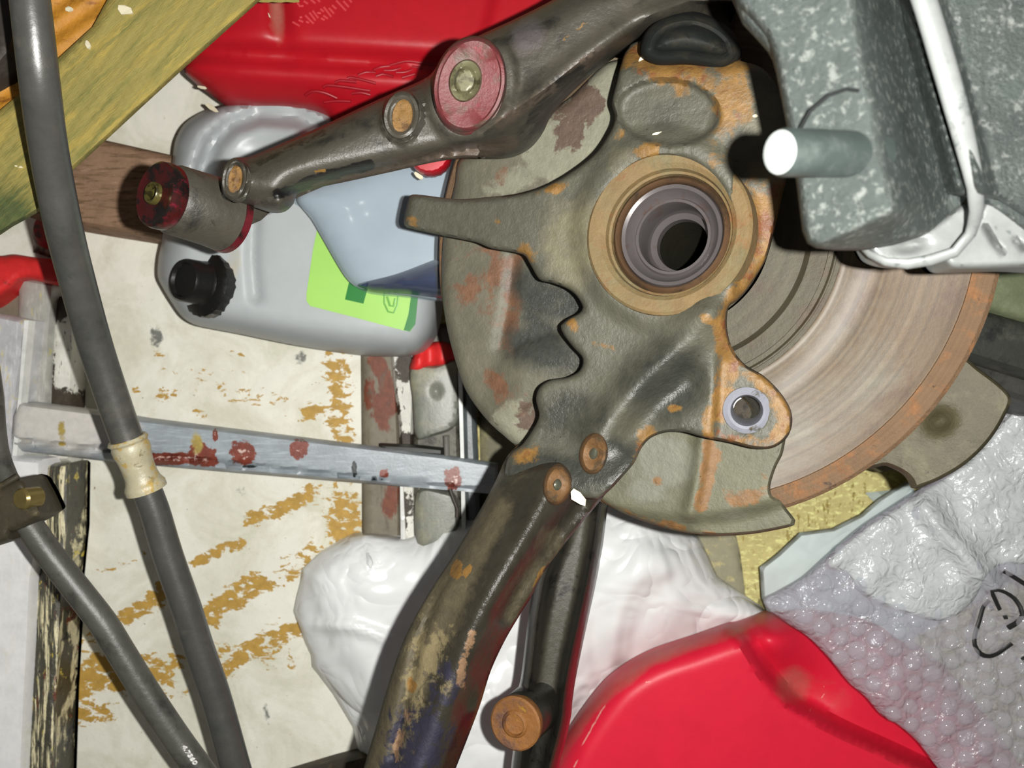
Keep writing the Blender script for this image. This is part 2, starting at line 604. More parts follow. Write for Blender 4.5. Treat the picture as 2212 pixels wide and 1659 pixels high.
m_rung = alum('aluminium_rung', (152, 160, 166), .05, 500, 970,
              [dict(col=alb((196, 192, 186), .05, 200, 930), attr='pale', scale=60, amp=.8, lo=.9, hi=1.3, cvar=.08),
               dict(col=alb((124, 58, 44), .05, 500, 970), attr='brown', scale=170, amp=1.4, lo=1.22, hi=1.3),
               dict(col=alb((214, 186, 176), .05, 500, 970), attr='brown', scale=260, amp=1.2, lo=1.62, hi=1.68),
               dict(col=alb((170, 150, 80), .05, 500, 970), attr='ochre', scale=90, amp=1.2, lo=1.2, hi=1.4),
               dict(col=alb((40, 50, 50), .05, 700, 1000), attr='black', scale=170, amp=1.2, lo=1.2, hi=1.26)], st=(1, 8, 1))
m_red = mat('red_plastic', alb((196, 40, 40), .05, 60, 590), [dict(col=alb((110, 40, 36), .05, 60, 590), scale=90, lo=.62, hi=.72)], rough=.45, bmp=.3)
m_taupe = mat('taupe_rail', alb((128, 120, 104), .02, 820, 900), [dict(col=alb((118, 66, 46), .02, 820, 900), attr='brown', scale=90, amp=1.3, lo=1.2, hi=1.4, stretch=(3, 1, 1)),
                                                                 dict(col=alb((96, 88, 74), .02, 820, 900), scale=50, lo=.55, hi=.7, stretch=(4, 1, 1))], rough=.55, bmp=.2)
m_gunk = mat('stained_flange', alb((60, 58, 46), .04, 120, 1250),
             [dict(col=alb((206, 196, 160), .04, 120, 1250), scale=60, lo=.52, hi=.58, stretch=(6, .35, 1), dist=.3),
              dict(col=alb((196, 178, 80), .04, 120, 1250), scale=60, lo=.62, hi=.64, stretch=(7, 1, 1)),
              dict(col=alb((96, 44, 26), .04, 120, 1250), scale=40, lo=.60, hi=.64, stretch=(6, 1, 1), off=5),
              dict(col=alb((24, 26, 24), .04, 120, 1250), scale=100, lo=.58, hi=.62, stretch=(5, 1, 1), off=8)], rough=.3, spec=.6, bmp=.8, bscale=200)
m_wpaint = mat('white_paint_ragged', alb((232, 230, 220), .03, 870, 850), [dict(col=alb((70, 62, 52), .03, 870, 850), scale=100, lo=.58, hi=.63, stretch=(3, 1, 1)), dict(col=alb((70, 62, 52), .03, 870, 850), attr='dark', scale=160, amp=1.2, lo=1.2, hi=1.3)], rough=.5, bmp=.6, bscale=240)

# left rails
strip('outer_rail', [(42, 596), (122, 610), (112, 740), (101, 990), (36, 990)], .032, m_al2, LAD)
strip('rail_web', [(-40, 600), (46, 596), (60, 690), (40, 900), (-40, 900)], .022, m_taupe, LAD)
strip('painted_flange', [(118, 640), (158, 640), (166, 700), (160, 840), (156, 1000), (98, 1000), (106, 800)], .026, m_wpaint, LAD,
      masks=dict(dark=spots([(130, 655, 40, 40, 0, 1.0), ('line', [(112, 680), (108, 850)], 10, .8), (130, 870, 50, 34, 0, 1.0)])))
strip('inner_rail', [(-60, 670), (0, 678), (61, 691), (50, 790), (38, 880), (28, 985), (-60, 985)], .056, m_al1, LAD, zb=.03)
strip('rail_lip', [(52, 692), (62, 692), (46, 860), (36, 985), (26, 985), (40, 850)], .060, mat('bright_edge', alb((216, 218, 214), .06, 40, 850), rough=.3, spec=.6), LAD, zb=.05, er=4, eh=.002, step=8)
strip('lower_rail', [(-60, 980), (20, 985), (92, 992), (92, 1060), (86, 1180), (72, 1255), (66, 1400), (60, 1500), (50, 1720), (-60, 1720)], .050, m_al3, LAD, zb=.02)
strip('stained_flange', [(88, 1000), (152, 1000), (150, 1150), (139, 1260), (133, 1400), (126, 1520), (120, 1720), (45, 1720), (58, 1500), (64, 1400), (70, 1255), (84, 1180)], .034, m_gunk, LAD, bulge=.006, wid=20, step=9)
ec = relief('end_cap', [(-40, 560), (8, 552), (30, 549), (70, 555), (118, 562), (129, 578), (126, 614), (62, 603), (42, 606), (18, 628), (-40, 660)],
            lambda x, y, db: .046 - .008 * (1 - dome(db, 18)), m_red, LAD, step=8, zbot=.01)
ec['label'] = 'red plastic cap on the left rail'
# ring behind the hose
lathe('pulley', P(128, 500, .02), (-.1, .3, .9), [(.0, 0), (.015, 0), (.016, .006), (.013, .009), (.006, .010), (0, .010)], mat('dark_red_plastic', alb((150, 36, 34), .03, 130, 500), [dict(col=alb((70, 50, 44), .03, 130, 500), scale=90, lo=.5, hi=.6)], rough=.5), LAD, seg=32)
strip('cord_plate', [(70, 490), (100, 478), (160, 480), (165, 530), (120, 560), (72, 545)], .016, mat('dirty_plate', alb((150, 144, 130), .016, 100, 520), [dict(col=alb((70, 64, 54), .016, 100, 520), scale=90, lo=.5, hi=.6)], rough=.6), LAD)
# right rails
bro = spots([(795, 850, 12, 40, 5, 1.0), ('line', [(812, 775), (835, 830), (845, 880)], 18, 1.0), ('line', [(818, 860), (822, 905), (832, 920)], 16, .9), (845, 1080, 22, 50, 10, .9), (830, 1000, 20, 20, 0, .5)])
strip('rail_web', [(779, 700), (850, 700), (862, 850), (868, 1000), (868, 1250), (784, 1250), (781, 900)], .016, m_taupe, LAD, masks=dict(brown=bro))
strip('painted_flange', [(838, 700), (893, 700), (896, 850), (892, 950), (900, 1100), (900, 1250), (868, 1250), (866, 1000), (860, 900), (850, 830)], .022, m_wpaint, LAD,
      masks=dict(dark=spots([(875, 790, 22, 36, 0, 1.0), ('line', [(856, 770), (862, 940)], 6, .7), (880, 955, 30, 24, 0, 1.0), ('line', [(866, 1070), (872, 1140)], 10, 1.0), (885, 1090, 16, 40, 0, .7)])), step=8)
strip('rail_edge', [(864, 1050), (871, 1050), (876, 1160), (876, 1250), (867, 1250)], .026, mat('bright_edge_b', alb((230, 230, 226), .026, 870, 1090), rough=.3), LAD, zb=.01, er=3, eh=.001, step=6)
m_al4 = alum('aluminium_right', (126, 128, 118), .03, 940, 860, [dict(col=alb((160, 156, 128), .03, 940, 860), scale=30, lo=.5, hi=.7)])
strip('inner_rail', [(890, 700), (984, 700), (990, 800), (996, 1000), (1000, 1250), (896, 1250), (893, 900)], .026, mat('rail_dark', alb((104, 102, 90), .026, 940, 970), [dict(col=alb((60, 58, 50), .026, 940, 970), scale=60, lo=.5, hi=.6)], rough=.5, bmp=.3), LAD)
def zplate(x, y, db): return .036 + .004 * np.cos((x - 942) / 60) - .004 * (1 - dome(db, 10)) - .004 * bump(ell(x, y, 942, 845, 9, 11), 1)
relief('bracket', [(888, 795), (940, 790), (988, 780), (992, 850), (990, 905), (975, 928), (950, 938), (920, 946), (904, 950), (896, 935), (892, 870)], zplate, m_al4, LAD, step=7, zbot=.02)
relief('bracket', [(902, 1062), (962, 1062), (984, 1075), (990, 1120), (985, 1180), (905, 1180)], zplate, m_al4, LAD, step=9, zbot=.02)
relief('end_cap', [(888, 803), (890, 775), (905, 752), (930, 740), (958, 738), (990, 752), (998, 770), (990, 782), (940, 794)], lambda x, y, db: .040 + .003 * np.cos(x / 8) - .008 * (1 - dome(db, 14)), m_red, LAD, step=7, zbot=.02)['label'] = 'red plastic cap on the right rail'
strip('rail_lip', [(989, 790), (997, 790), (1003, 1000), (1008, 1250), (999, 1250), (995, 1000)], .040, mat('bright_edge_c', alb((226, 230, 226), .04, 1000, 900), rough=.3), LAD, zb=.02, er=3, eh=.001, step=7)
strip('outer_rail', [(996, 760), (1022, 760), (1032, 1000), (1040, 1250), (1006, 1250), (1002, 1000)], .030, alum('aluminium_blue', (104, 112, 114), .03, 1015, 900), LAD)
strip('latch_pin', [(958, 942), (968, 942), (969, 990), (960, 990)], .042, mat('pin_metal', alb((170, 166, 158), .04, 963, 960), rough=.35), LAD, zb=.02, er=4, eh=.002, step=6)
strip('latch_bar', [(820, 958), (900, 962), (958, 968), (957, 986), (900, 982), (820, 972)], .040, mat('latch_dark', alb((44, 44, 40), .04, 900, 970), rough=.4), LAD, zb=.03, er=5, eh=.003, step=7)
# rung
def zrung(x, y, db):
    s = (x - 28) / 1020.0
    e = np.clip((y - (872 + 138 * s)) / (98 - 34 * s), 0, 1)      # 0 top edge .. 1 bottom edge
    z = .060 - .012 * s - .004 * (1 - dome(db, 8))
    return z - .006 * bump((e - .80), .045) - .004 * sstep(.84, 1, e)
relief('rung', [(40, 869), (215, 891), (300, 905), (520, 932), (760, 961), (960, 985), (1075, 1003), (1075, 1068), (960, 1058), (760, 1042), (520, 1022), (250, 998), (24, 972), (28, 900)],
       zrung, m_rung, LAD, step=8, smooth=False, zbot=.034,
       masks=dict(pale=spots([(140, 920, 160, 60, 5, 1.0)]),
                  brown=spots([(525, 978, 26, 24, 0, 1.0), (646, 970, 20, 20, 0, 1.0), ('line', [(330, 992), (400, 990), (460, 996)], 12, 1.0), (432, 980, 28, 24, 0, .95), (978, 1035, 18, 26, 0, 1.0), (830, 1024, 12, 10, 0, .9), (465, 940, 6, 14, 0, 1)]),
                  ochre=spots([(425, 955, 16, 40, 0, .8), (250, 930, 34, 40, 10, .5), (134, 930, 12, 30, 0, .8), (134, 958, 8, 6, 0, 1)]),
                  black=spots([(766, 1012, 7, 22, 0, 1.0), (540, 1008, 18, 4, 4, 1), (800, 1034, 40, 4, 4, .9)])))
# thin wire by the rail
tag(tubepx('wire', [(972, 1056, .045), (980, 1080, .046), (988, 1100, .046), (987, 1118, .046)], 8, mat('wire_dark', alb((64, 58, 48), .046, 980, 1080), rough=.5), step=.004),
    'short dark bent wire hanging below the rung near the bag', 'wire')

# ------------------------------------------------------------------ timbers, top left
ZT = 0.215
m_green = mat('treated_timber', alb((170, 156, 84), ZT, 250, 200),
              [dict(col=alb((140, 136, 70), ZT, 250, 200), scale=26, lo=.5, hi=.66, cvar=.1),
               dict(col=alb((190, 168, 84), ZT, 250, 200), scale=30, lo=.5, hi=.62, stretch=None, cvar=.1, off=7),
               dict(col=alb((84, 96, 50), ZT, 40, 460), attr='moss', scale=60, amp=1.0, lo=1.0, hi=1.4)], rough=.75, bmp=.5, bscale=200, stretch=(1, 9, 1), rot=R(-42), var=.14, vscale=24)
o = relief('timber_plank', [(265, -60), (640, -60), (563, 0), (480, 74), (396, 149), (310, 228), (228, 304), (152, 373), (120, 420), (88, 455), (60, 472), (30, 488), (0, 508), (-80, 540), (-80, 300), (0, 238), (60, 188), (130, 122), (200, 58)],
           lambda x, y, db: ZT - .004 * (1 - dome(db, 12)) + .0006 * np.sin(x / 5) * np.sin(y / 7), m_green, step=10, smooth=False, zbot=ZT - .016, under=.009,
           masks=dict(moss=spots([(0, 480, 110, 90, -30, .9)])))
tag(o, 'greenish yellow sawn timber plank lying under the thick black hose', 'plank')
m_orange = mat('orange_timber', alb((206, 142, 46), .225, 180, 50), [dict(col=alb((150, 92, 28), .225, 180, 50), scale=70, lo=.56, hi=.66, stretch=(1, 3, 1)), dict(col=alb((238, 214, 150), .225, 180, 50), scale=120, lo=.66, hi=.70)], rough=.6, bmp=.7, bscale=150)
o = relief('timber_offcut', [(-120, -120), (330, -120), (280, 30), (215, 90), (145, 156), (80, 220), (20, 272), (-40, 315), (-120, 370)], lambda x, y, db: .199 - .006 * (1 - dome(db, 14)) + .0012 * np.sin(x / 13 + y / 9), m_orange, step=12, smooth=False, zbot=.150, under=.03)
tag(o, 'rough orange timber offcut beside the greenish plank', 'timber')
relief('support_block', [(-320, -300), (-70, -300), (-70, -70), (-320, -70)], .152, m_orange, o, step=60, smooth=False, zbot=PB)
o = relief('rubber_flap', [(-90, -110), (46, -110), (42, 0), (36, 60), (26, 108), (8, 132), (-10, 150), (-90, 175)], lambda x, y, db: .216 + .004 * dome(db, 26), mat('dark_rubber', alb((58, 52, 46), .24, 10, 60), [dict(col=alb((92, 84, 76), .24, 10, 60), scale=60, lo=.5, hi=.7)], rough=.7), step=9, zbot=.192)
tag(o, 'dark rubber flap on the orange timber behind the hose', 'rubber')
m_brown = mat('brown_plank', alb((132, 104, 82), .05, 270, 400), [dict(col=alb((100, 78, 56), .05, 270, 400), scale=60, lo=.5, hi=.62, stretch=(1, 7, 1)), dict(col=alb((160, 130, 108), .05, 270, 400), scale=40, lo=.56, hi=.7, stretch=(1, 6, 1))], rough=.75, bmp=.5, bscale=200)
o = relief('brown_plank', [(60, 262), (228, 303), (420, 346), (420, 536), (348, 516), (187, 490), (60, 468)], lambda x, y, db: .05 - .004 * (1 - dome(db, 9)), m_brown, step=12, smooth=False, zbot=PB)
tag(o, 'weathered brown plank reaching under the white jerrycan', 'plank')

o = relief('dark_batten', [(520, 1705), (640, 1668), (720, 1644), (790, 1626), (830, 1640), (830, 1760), (520, 1800)], lambda x, y, db: .022 - .004 * (1 - dome(db, 8)), mat('dark_batten', alb((46, 40, 30), .02, 740, 1650), [dict(col=alb((76, 66, 48), .02, 740, 1650), scale=60, lo=.5, hi=.65)], rough=.6, bmp=.4), step=12, smooth=False, zbot=PB)
tag(o, 'dark stained batten at the foot of the white bag on the painted board', 'batten')

# ------------------------------------------------------------------ hoses
m_hose = mat('grey_black_rubber', alb((84, 84, 80), .17, 250, 800, .9), [dict(col=alb((128, 124, 112), .22, 120, 400), scale=16, lo=.52, hi=.72, cvar=.08, max=.7), dict(col=alb((60, 62, 62), .16, 400, 1300), scale=40, lo=.54, hi=.7, cvar=.08, max=.7)], rough=.34, spec=.6, bmp=.12)
m_hose2 = mat('black_rubber', alb((74, 74, 68), .15, 250, 1400, 1.2), [dict(col=alb((52, 52, 48), .15, 250, 1400), scale=40, lo=.5, hi=.66)], rough=.4, spec=.5, bmp=.2)
HB = thing('brake_hose', 'long grey-black rubber hose with a pale metal ferrule, crossing plank and ladder', 'hose', P(300, 1000, .2))
h1 = [(0, -700, .02), (-10, -480, .12), (14, -240, .25), (44, -100, .280), (62, -20, .281), (84, 165, .272), (104, 316, .252), (134, 475, .232), (165, 600, .212), (207, 750, .192), (257, 900, .178), (277, 955, .174)]
h2 = [(311, 1045, .168), (333, 1100, .165), (363, 1200, .160), (402, 1312, .155), (430, 1400, .151), (465, 1500, .147), (510, 1659, .141), (538, 1760, .135), (580, 1920, .10), (620, 2120, .06), (660, 2300, .012)]
tubepx('hose', h1, [46, 60, 78, 76, 74, 72, 71, 70, 70, 70, 69, 68], m_hose, HB, seg=20)
tubepx('hose', h2, [62, 64, 64, 63, 63, 62, 62, 61, 56, 48, 44], m_hose, HB, seg=20)
m_fer = mat('ferrule_metal', alb((196, 188, 158), .17, 290, 1000), [dict(col=alb((200, 170, 96), .17, 290, 1000), scale=110, lo=.52, hi=.6), dict(col=alb((120, 110, 80), .17, 290, 1000), scale=140, lo=.62, hi=.7)], rough=.35, spec=.6, bmp=.3)
def at_(a, b, t): return tuple(a[i] + (b[i] - a[i]) * t for i in range(3))
fa, fb = (272, 940, .175), (318, 1062, .167)
FER = tubepx('ferrule', [at_(fa, fb, t) for t in (.10, .13, .2, .3, .8, .84, .88, .92, .97)], [68, 80, 80, 73, 69, 69, 74, 86, 86], m_fer, HB, seg=28, step=.002)
tubepx('ferrule_rim', [at_(fa, fb, t) for t in (.05, .10, .14)], [78, 86, 78], m_fer, FER, seg=28, step=.0015)

HC = thing('hose_with_block_fitting', 'black rubber hose with printed digits and a dark block fitting over the ladder rail', 'hose', P(60, 1100, .2))
tubepx('hose', [(-90, 520, .08), (-40, 700, .14), (-16, 860, .173), (-12, 920, .172), (-4, 980, .168), (14, 1030, .162), (30, 1060, .158)], 44, m_hose2, HC, seg=18)
m_fit = mat('dark_fitting', alb((66, 60, 46), .18, 30, 1100), [dict(col=alb((96, 86, 60), .18, 30, 1100), scale=90, lo=.55, hi=.7)], rough=.5, bmp=.3)
relief('block_fitting', [(-60, 1075), (0, 1047), (26, 1036), (44, 1032), (56, 1040), (74, 1072), (88, 1102), (92, 1114), (76, 1126), (44, 1142), (24, 1150), (30, 1158), (28, 1166), (0, 1178), (-60, 1195)],
       lambda x, y, db: .182 - .008 * (1 - dome(db, 16)) , m_fit, HC, step=7, smooth=False, zbot=.154)
tubepx('collar', [(-20, 1060, .179), (10, 1046, .180), (40, 1028, .178)], 14, m_fit, HC, seg=12)
lathe('brass_stud', P(52, 1077, .1825), (-.35, 0, .94), [(0, -.008), (.0054, -.008), (.0056, .001), (.0046, .0024), (0, .0026)], mat('brass', alb((176, 156, 96), .252, 52, 1077), rough=.25, metal=.6), HC, seg=24)
hp = [(36, 1100, .166), (60, 1130, .163), (100, 1188, .159), (148, 1250, .156), (222, 1345, .152), (256, 1400, .150), (318, 1500, .146), (385, 1600, .142), (432, 1665, .140), (490, 1750, .132), (560, 1880, .10), (640, 2050, .06), (700, 2200, .012)]
HPH = tubepx('hose', hp, [56, 58, 60, 60, 60, 61, 62, 62, 62, 61, 56, 48, 44], m_hose2, HC, seg=20)
def text_mesh(name, s, size, m, parent, origin, xdir, zdir, ext=.0003):
    cu = bpy.data.curves.new(name, 'FONT'); cu.body = s; cu.size = size; cu.extrude = ext; cu.offset = size * .02
    t = bpy.data.objects.new(name, cu); COL.objects.link(t)
    dg = bpy.context.evaluated_depsgraph_get()
    me = bpy.data.meshes.new_from_object(t.evaluated_get(dg))
    bpy.data.objects.remove(t); bpy.data.curves.remove(cu)
    x = Vector(xdir).normalized(); zz = Vector(zdir).normalized(); y = zz.cross(x).normalized(); zz = x.cross(y)
    M = Matrix((x, y, zz)).transposed().to_4x4(); M.translation = Vector(origin)
    me.transform(M); me.name = name; me.materials.clear()
    return finish(name, me, m, parent)
a0, a1 = P(392, 1612, .1416 + .0078), P(455, 1706, .138 + .0078)
text_mesh('printed_digits', '4.7560', .0047, mat('white_print', (.75, .75, .72), rough=.6), HPH, a0, a1 - a0, (-.35, -.2, .9))

# ------------------------------------------------------------------ red can, top
def zc1(x, y, db):
    fold = y - (95 + (x - 480) * .06)
    z = .112 + .012 * dome(db, 130) - .010 * (1 - dome(db, 22))
    z = z - .030 * sstep(0, 190, fold)
    z = z - .010 * bump(fold - 20, 26)
    z = z - .007 * bump(ell(x, y, 600, 10, 22, 75, -8), 1)
    z = z + .004 * sstep(1045, 1070, x + (y - 30) * .25)
    return z
m_redcan = mat('red_can_plastic', alb((186, 20, 34), .115, 850, 80), [dict(col=alb((170, 112, 96), .115, 600, 40), attr='dust', scale=30, amp=.9, lo=.9, hi=1.5, cvar=.1)], rough=.42, spec=.35, var=.06, bmp=.05)
RC = thing('petrol_can', 'glossy red plastic can with raised lettering, behind the dark suspension arm', 'can', P(800, 60, PB))
RCB = relief('body', [(396, 148), (420, 178), (455, 205), (490, 228), (540, 232), (640, 236), (700, 252), (760, 290), (1000, 240), (1400, 60), (1500, -80), (1300, -200), (600, -200), (500, -60), (430, 60)],
       zc1, m_redcan, RC, step=12, zbot=PB, inset=.05, masks=dict(dust=spots([(596, 20, 18, 80, -8, .9), (560, 60, 40, 30, 0, .45), (500, 120, 60, 40, 0, .3)])))  # dust, with the hollow's soft highlight painted into the same patch
def on(zf, pts, dz=0.0):
    x = np.array([p[0] for p in pts], float); y = np.array([p[1] for p in pts], float)
    z = zf(x, y, np.full(len(x), 400.0))
    return [(a, b, c + dz) for a, b, c in zip(x, y, z)]
let = [[(643, 7), (648, 14), (656, 13)], [(657, 3), (666, 9)], [(672, 0), (682, 8)], [(685, -2), (692, 5)],
       [(633, 48), (648, 57)], [(646, 44), (656, 48)], [(648, 38), (653, 37)], [(660, 34), (678, 52)], [(662, 47), (668, 50)], [(669, 28), (682, 45)], [(676, 24), (688, 40)],
       [(686, 28), (694, 29)], [(693, 20), (700, 26)], [(694, 40), (702, 44)], [(700, 16), (716, 37)], [(699, 34), (709, 41)], [(711, 18), (722, 30)], [(718, 12), (727, 20)],
       [(727, 2), (748, 24)], [(742, 3), (754, 16)], [(752, -4), (760, 6)]]
m_emb = mat('red_can_raised', alb((216, 70, 76), .12, 700, 30), rough=.4, spec=.4, var=.05)
for k, s in enumerate(let):
    tubepx('raised_letter', on(zc1, s, -.0004), 6, m_emb, RCB, seg=8, step=.002)
knot = [[(660, 206), (674, 197), (700, 200), (728, 212)], [(698, 188), (706, 184), (740, 187), (800, 196)], [(724, 178), (734, 174), (770, 177)], [(750, 170), (756, 167), (790, 174), (812, 180)],
        [(773, 163), (790, 156), (812, 157)], [(806, 152), (822, 145), (842, 143)], [(842, 141), (876, 132), (900, 134), (936, 140)], [(812, 165), (826, 160), (850, 166)],
        [(830, 152), (850, 152), (866, 147)], [(856, 157), (876, 156), (890, 151)], [(700, 221), (726, 218), (758, 219)], [(890, 144), (912, 148)], [(760, 202), (780, 200), (800, 205)], [(868, 168), (896, 160)]]
m_emb2 = mat('red_can_moulding', alb((160, 20, 34), .095, 800, 180), rough=.4, spec=.4, var=.05)
for s in knot:
    tubepx('raised_moulding', on(zc1, s, -.0002), 7, m_emb2, RCB, seg=8, step=.003)

# ------------------------------------------------------------------ white jerrycan
ZW = .104
hand = [(428, 480), (430, 420), (440, 360), (462, 305), (500, 268), (560, 248), (640, 252), (720, 290)]
def zw(x, y, db):
    z = ZW - .034 * (1 - dome(db, 70)) 
    h = lined(x, y, hand)
    z = z - .016 * bump(h, 20) * sstep(520, 440, y)
    # dished grip well between handle and body
    z = z - .010 * bump(ell(x, y, 560, 330, 100, 70, -20), .8)
    z = z - .004 * bump(lined(x, y, [(548, 470), (545, 560), (552, 640)]), 14)
    z = z - .006 * sstep(700, 760, y - (x - 650) * .12)
    return z
m_hdpe = mat('milky_plastic', alb((190, 196, 198), ZW, 600, 520), [dict(col=alb((196, 186, 160), ZW, 480, 560), attr='dirt', scale=90, amp=.9, lo=1.0, hi=1.5, cvar=.1)], rough=.38, spec=.4, sss=.25, var=.04)
JC = thing('jerrycan', 'milky white plastic jerrycan with a black cap and a lime green label', 'jerrycan', P(640, 520, PB))
jcb = relief('body', [(350, 520), (342, 560), (341, 598), (352, 622), (372, 655), (395, 686), (425, 703), (520, 722), (650, 748), (780, 766), (868, 767), (905, 757), (932, 724), (944, 684), (952, 630), (985, 520), (985, 420), (930, 340), (820, 300), (748, 268), (690, 232), (625, 214), (560, 213), (490, 224), (440, 240), (400, 266), (380, 300), (373, 340), (368, 390), (356, 470)],
       zw, m_hdpe, JC, step=9, zbot=.040, inset=.0, masks=dict(dirt=spots([(505, 560, 20, 60, 5, .8), (470, 515, 50, 20, 0, .8), (650, 745, 320, 18, 8, .6), ('edge', 14, .25)])))
lab = [(690, 470), (676, 540), (662, 635), (662, 650), (670, 661), (760, 684), (872, 714), (886, 716), (897, 700), (903, 640), (905, 540), (800, 480)]
LS = relief('label_sticker', lab, lambda x, y, db: zw(x, y, 400 + db) + .0007, mat('lime_label', alb((176, 232, 112), ZW, 780, 620), rough=.4, var=.05, vscale=25), JC, step=10, smooth=False, thick=.0006)
m_dkg = mat('dark_green_print', alb((0, 132, 44), ZW, 780, 640), rough=.4, var=.05)
relief('label_print', [(756, 600), (800, 600), (785, 656), (745, 647)], lambda x, y, db: zw(x, y, 400 + db) + .0010, m_dkg, LS, step=9, smooth=False, thick=.0004)
relief('label_print', [(888, 640), (903, 640), (897, 700), (885, 716), (872, 713), (882, 680)], lambda x, y, db: zw(x, y, 400 + db) + .0010, m_dkg, LS, step=7, smooth=False, thick=.0004)
m_seal = mat('seal_print', alb((120, 190, 80), ZW, 840, 650), rough=.4, var=.1)
tubepx('seal_print', on(zw, [(830, 636), (830, 655), (838, 673), (850, 676), (858, 660), (860, 640)], .0010), 4, m_seal, LS, seg=6, flat=.2)
tubepx('seal_print', on(zw, [(836, 640), (842, 660), (850, 662), (854, 644)], .0010), 5, m_seal, LS, seg=6, flat=.2)
m_blk = mat('black_plastic', alb((22, 22, 20), .12, 430, 620), [dict(col=alb((52, 50, 44), .12, 430, 620), scale=110, lo=.62, hi=.72)], rough=.32, spec=.5, bmp=.2)
ax = (-.50, .06, .86)
cc = P(466, 618, .092)
lathe('cap', cc, ax, [(.0, 0), (.0195, 0), (.0205, .002), (.0205, .009), (.0185, .0105), (.0140, .0115), (.0132, .013), (.0128, .023), (.0120, .0245), (.0105, .0245), (.0095, .0225), (.003, .022), (0, .0225)], m_blk, JC, seg=60, ribs=24, ribd=.0008)

# ------------------------------------------------------------------ bottle of blue fluid lying on the jerrycan
def zb(x, y, db):
    z = .112 + .052 * dome(db, 90)
    z = z - .010 * bump(ell(x, y, 800, 470, 75, 75), .75)
    return z
def plastic_shell(name, rgb, z, px, py, fac):
    m = mat(name, alb(rgb, z, px, py), rough=.3, spec=.45, var=.04)
    nt = m.node_tree
    tr = nt.nodes.new('ShaderNodeBsdfTransparent'); tr.inputs[0].default_value = (.93, .96, .98, 1)
    mx = nt.nodes.new('ShaderNodeMixShader'); mx.inputs[0].default_value = fac
    out = nt.nodes['Material Output']
    nt.links.new(nt.nodes['Principled BSDF'].outputs[0], mx.inputs[1])
    nt.links.new(tr.outputs[0], mx.inputs[2])
    nt.links.new(mx.outputs[0], out.inputs[0])
    return m
BT = thing('fluid_bottle', 'translucent bottle of dark blue fluid with a red cap, resting on the jerrycan', 'bottle', P(820, 500, .112))
relief('body', [(628, 430), (650, 448), (672, 468), (690, 500), (715, 545), (742, 590), (770, 620), (800, 634), (880, 642), (965, 652), (1020, 650), (1050, 560), (1050, 400), (1010, 330), (940, 318), (860, 330), (740, 370), (650, 400)],
       zb, plastic_shell('translucent_plastic', (206, 216, 224), .16, 820, 480, .86), BT, step=9, zbot=.1085)
relief('back_wall', [(640, 432), (672, 474), (692, 508), (745, 598), (775, 622), (880, 638), (1010, 645), (1040, 560), (1040, 400), (1000, 338), (860, 338), (740, 378), (655, 408)], lambda x, y, db: .115 + .006 * dome(db, 40), mat('milky_back', alb((196, 208, 218), .12, 820, 480), rough=.5, var=.04), BT, step=14, zbot=.110)
relief('fluid', [(768, 612), (800, 630), (880, 638), (965, 648), (1015, 646), (1040, 560), (1040, 520), (957, 548), (860, 585)], lambda x, y, db: .112 + .026 * dome(db, 60), mat('blue_fluid', alb((14, 48, 104), .135, 880, 600, .8), rough=.2, var=.05), BT, step=9, zbot=.1095)
lathe('cap', P(931, 336, .160), (.02, -.1, .99), [(0, -.004), (.0112, -.004), (.0116, .004), (.0110, .012), (.0100, .0135), (0, .0138)], mat('red_cap', alb((214, 24, 40), .17, 930, 350), rough=.35), BT, seg=40, ribs=20, ribd=.0003)

# ------------------------------------------------------------------ white bag
def zbag(x, y, db):
    z = .014 + .036 * dome(db, 130)
    z = z + .022 * (crumple(x, y, 3, 210, 4) - .5) * np.clip(db / 40, 0, 1)
    z = z + .006 * bump(lined(x, y, [(640, 1350), (760, 1352), (880, 1395)]), 14) + .005 * bump(lined(x, y, [(790, 1165), (800, 1220)]), 8)
    return z
m_bag = mat('white_polythene', alb((236, 238, 238), .05, 1000, 1350, 1.05), rough=.30, spec=.5, sss=.15, var=.03, crease=.030, cscl=7)
o = relief('plastic_bag', [(760, 1155), (800, 1150), (815, 1152), (880, 1158), (925, 1140), (930, 1122), (1000, 1115), (1100, 1090), (1250, 1060), (1400, 1080), (1480, 1140), (1510, 1160), (1530, 1200), (1550, 1245), (1600, 1280), (1650, 1315), (1670, 1345), (1600, 1375), (1500, 1405), (1400, 1445), (1320, 1500), (1250, 1600), (1200, 1800), (840, 1800), (800, 1640), (774, 1618), (762, 1570), (720, 1500), (690, 1460), (674, 1440), (672, 1415), (660, 1390), (645, 1350), (634, 1320), (640, 1290), (648, 1260), (652, 1230), (690, 1195), (730, 1170)],
           zbag, m_bag, step=10, smooth=False, zbot=.0065, sharp=60)
tag(o, 'crumpled white plastic bag under the dark suspension arm and link', 'bag')
def zbag2(x, y, db):
    return .030 + .020 * crumple(x, y, 27, 300, 3) + .010 * crumple(x, y, 8, 90, 4) - .006 * (1 - dome(db, 10))
m_bag2 = mat('pale_blue_polythene', alb((196, 208, 206), .04, 1800, 1180), rough=.4, spec=.4, var=.04, crease=.016, cscl=7)
o = relief('plastic_bag', [(1641, 1225), (1680, 1195), (1728, 1150), (1800, 1140), (1860, 1110), (1900, 1075), (1955, 1040), (1970, 1046), (1976, 1062), (2070, 1010), (2250, 920), (2300, 1200), (1900, 1420), (1660, 1330), (1645, 1290)], zbag2, m_bag2, step=10, smooth=False, zbot=.004, under=.02, sharp=60)
tag(o, 'pale grey-blue plastic sheet under the bubble wrap', 'plastic sheet')

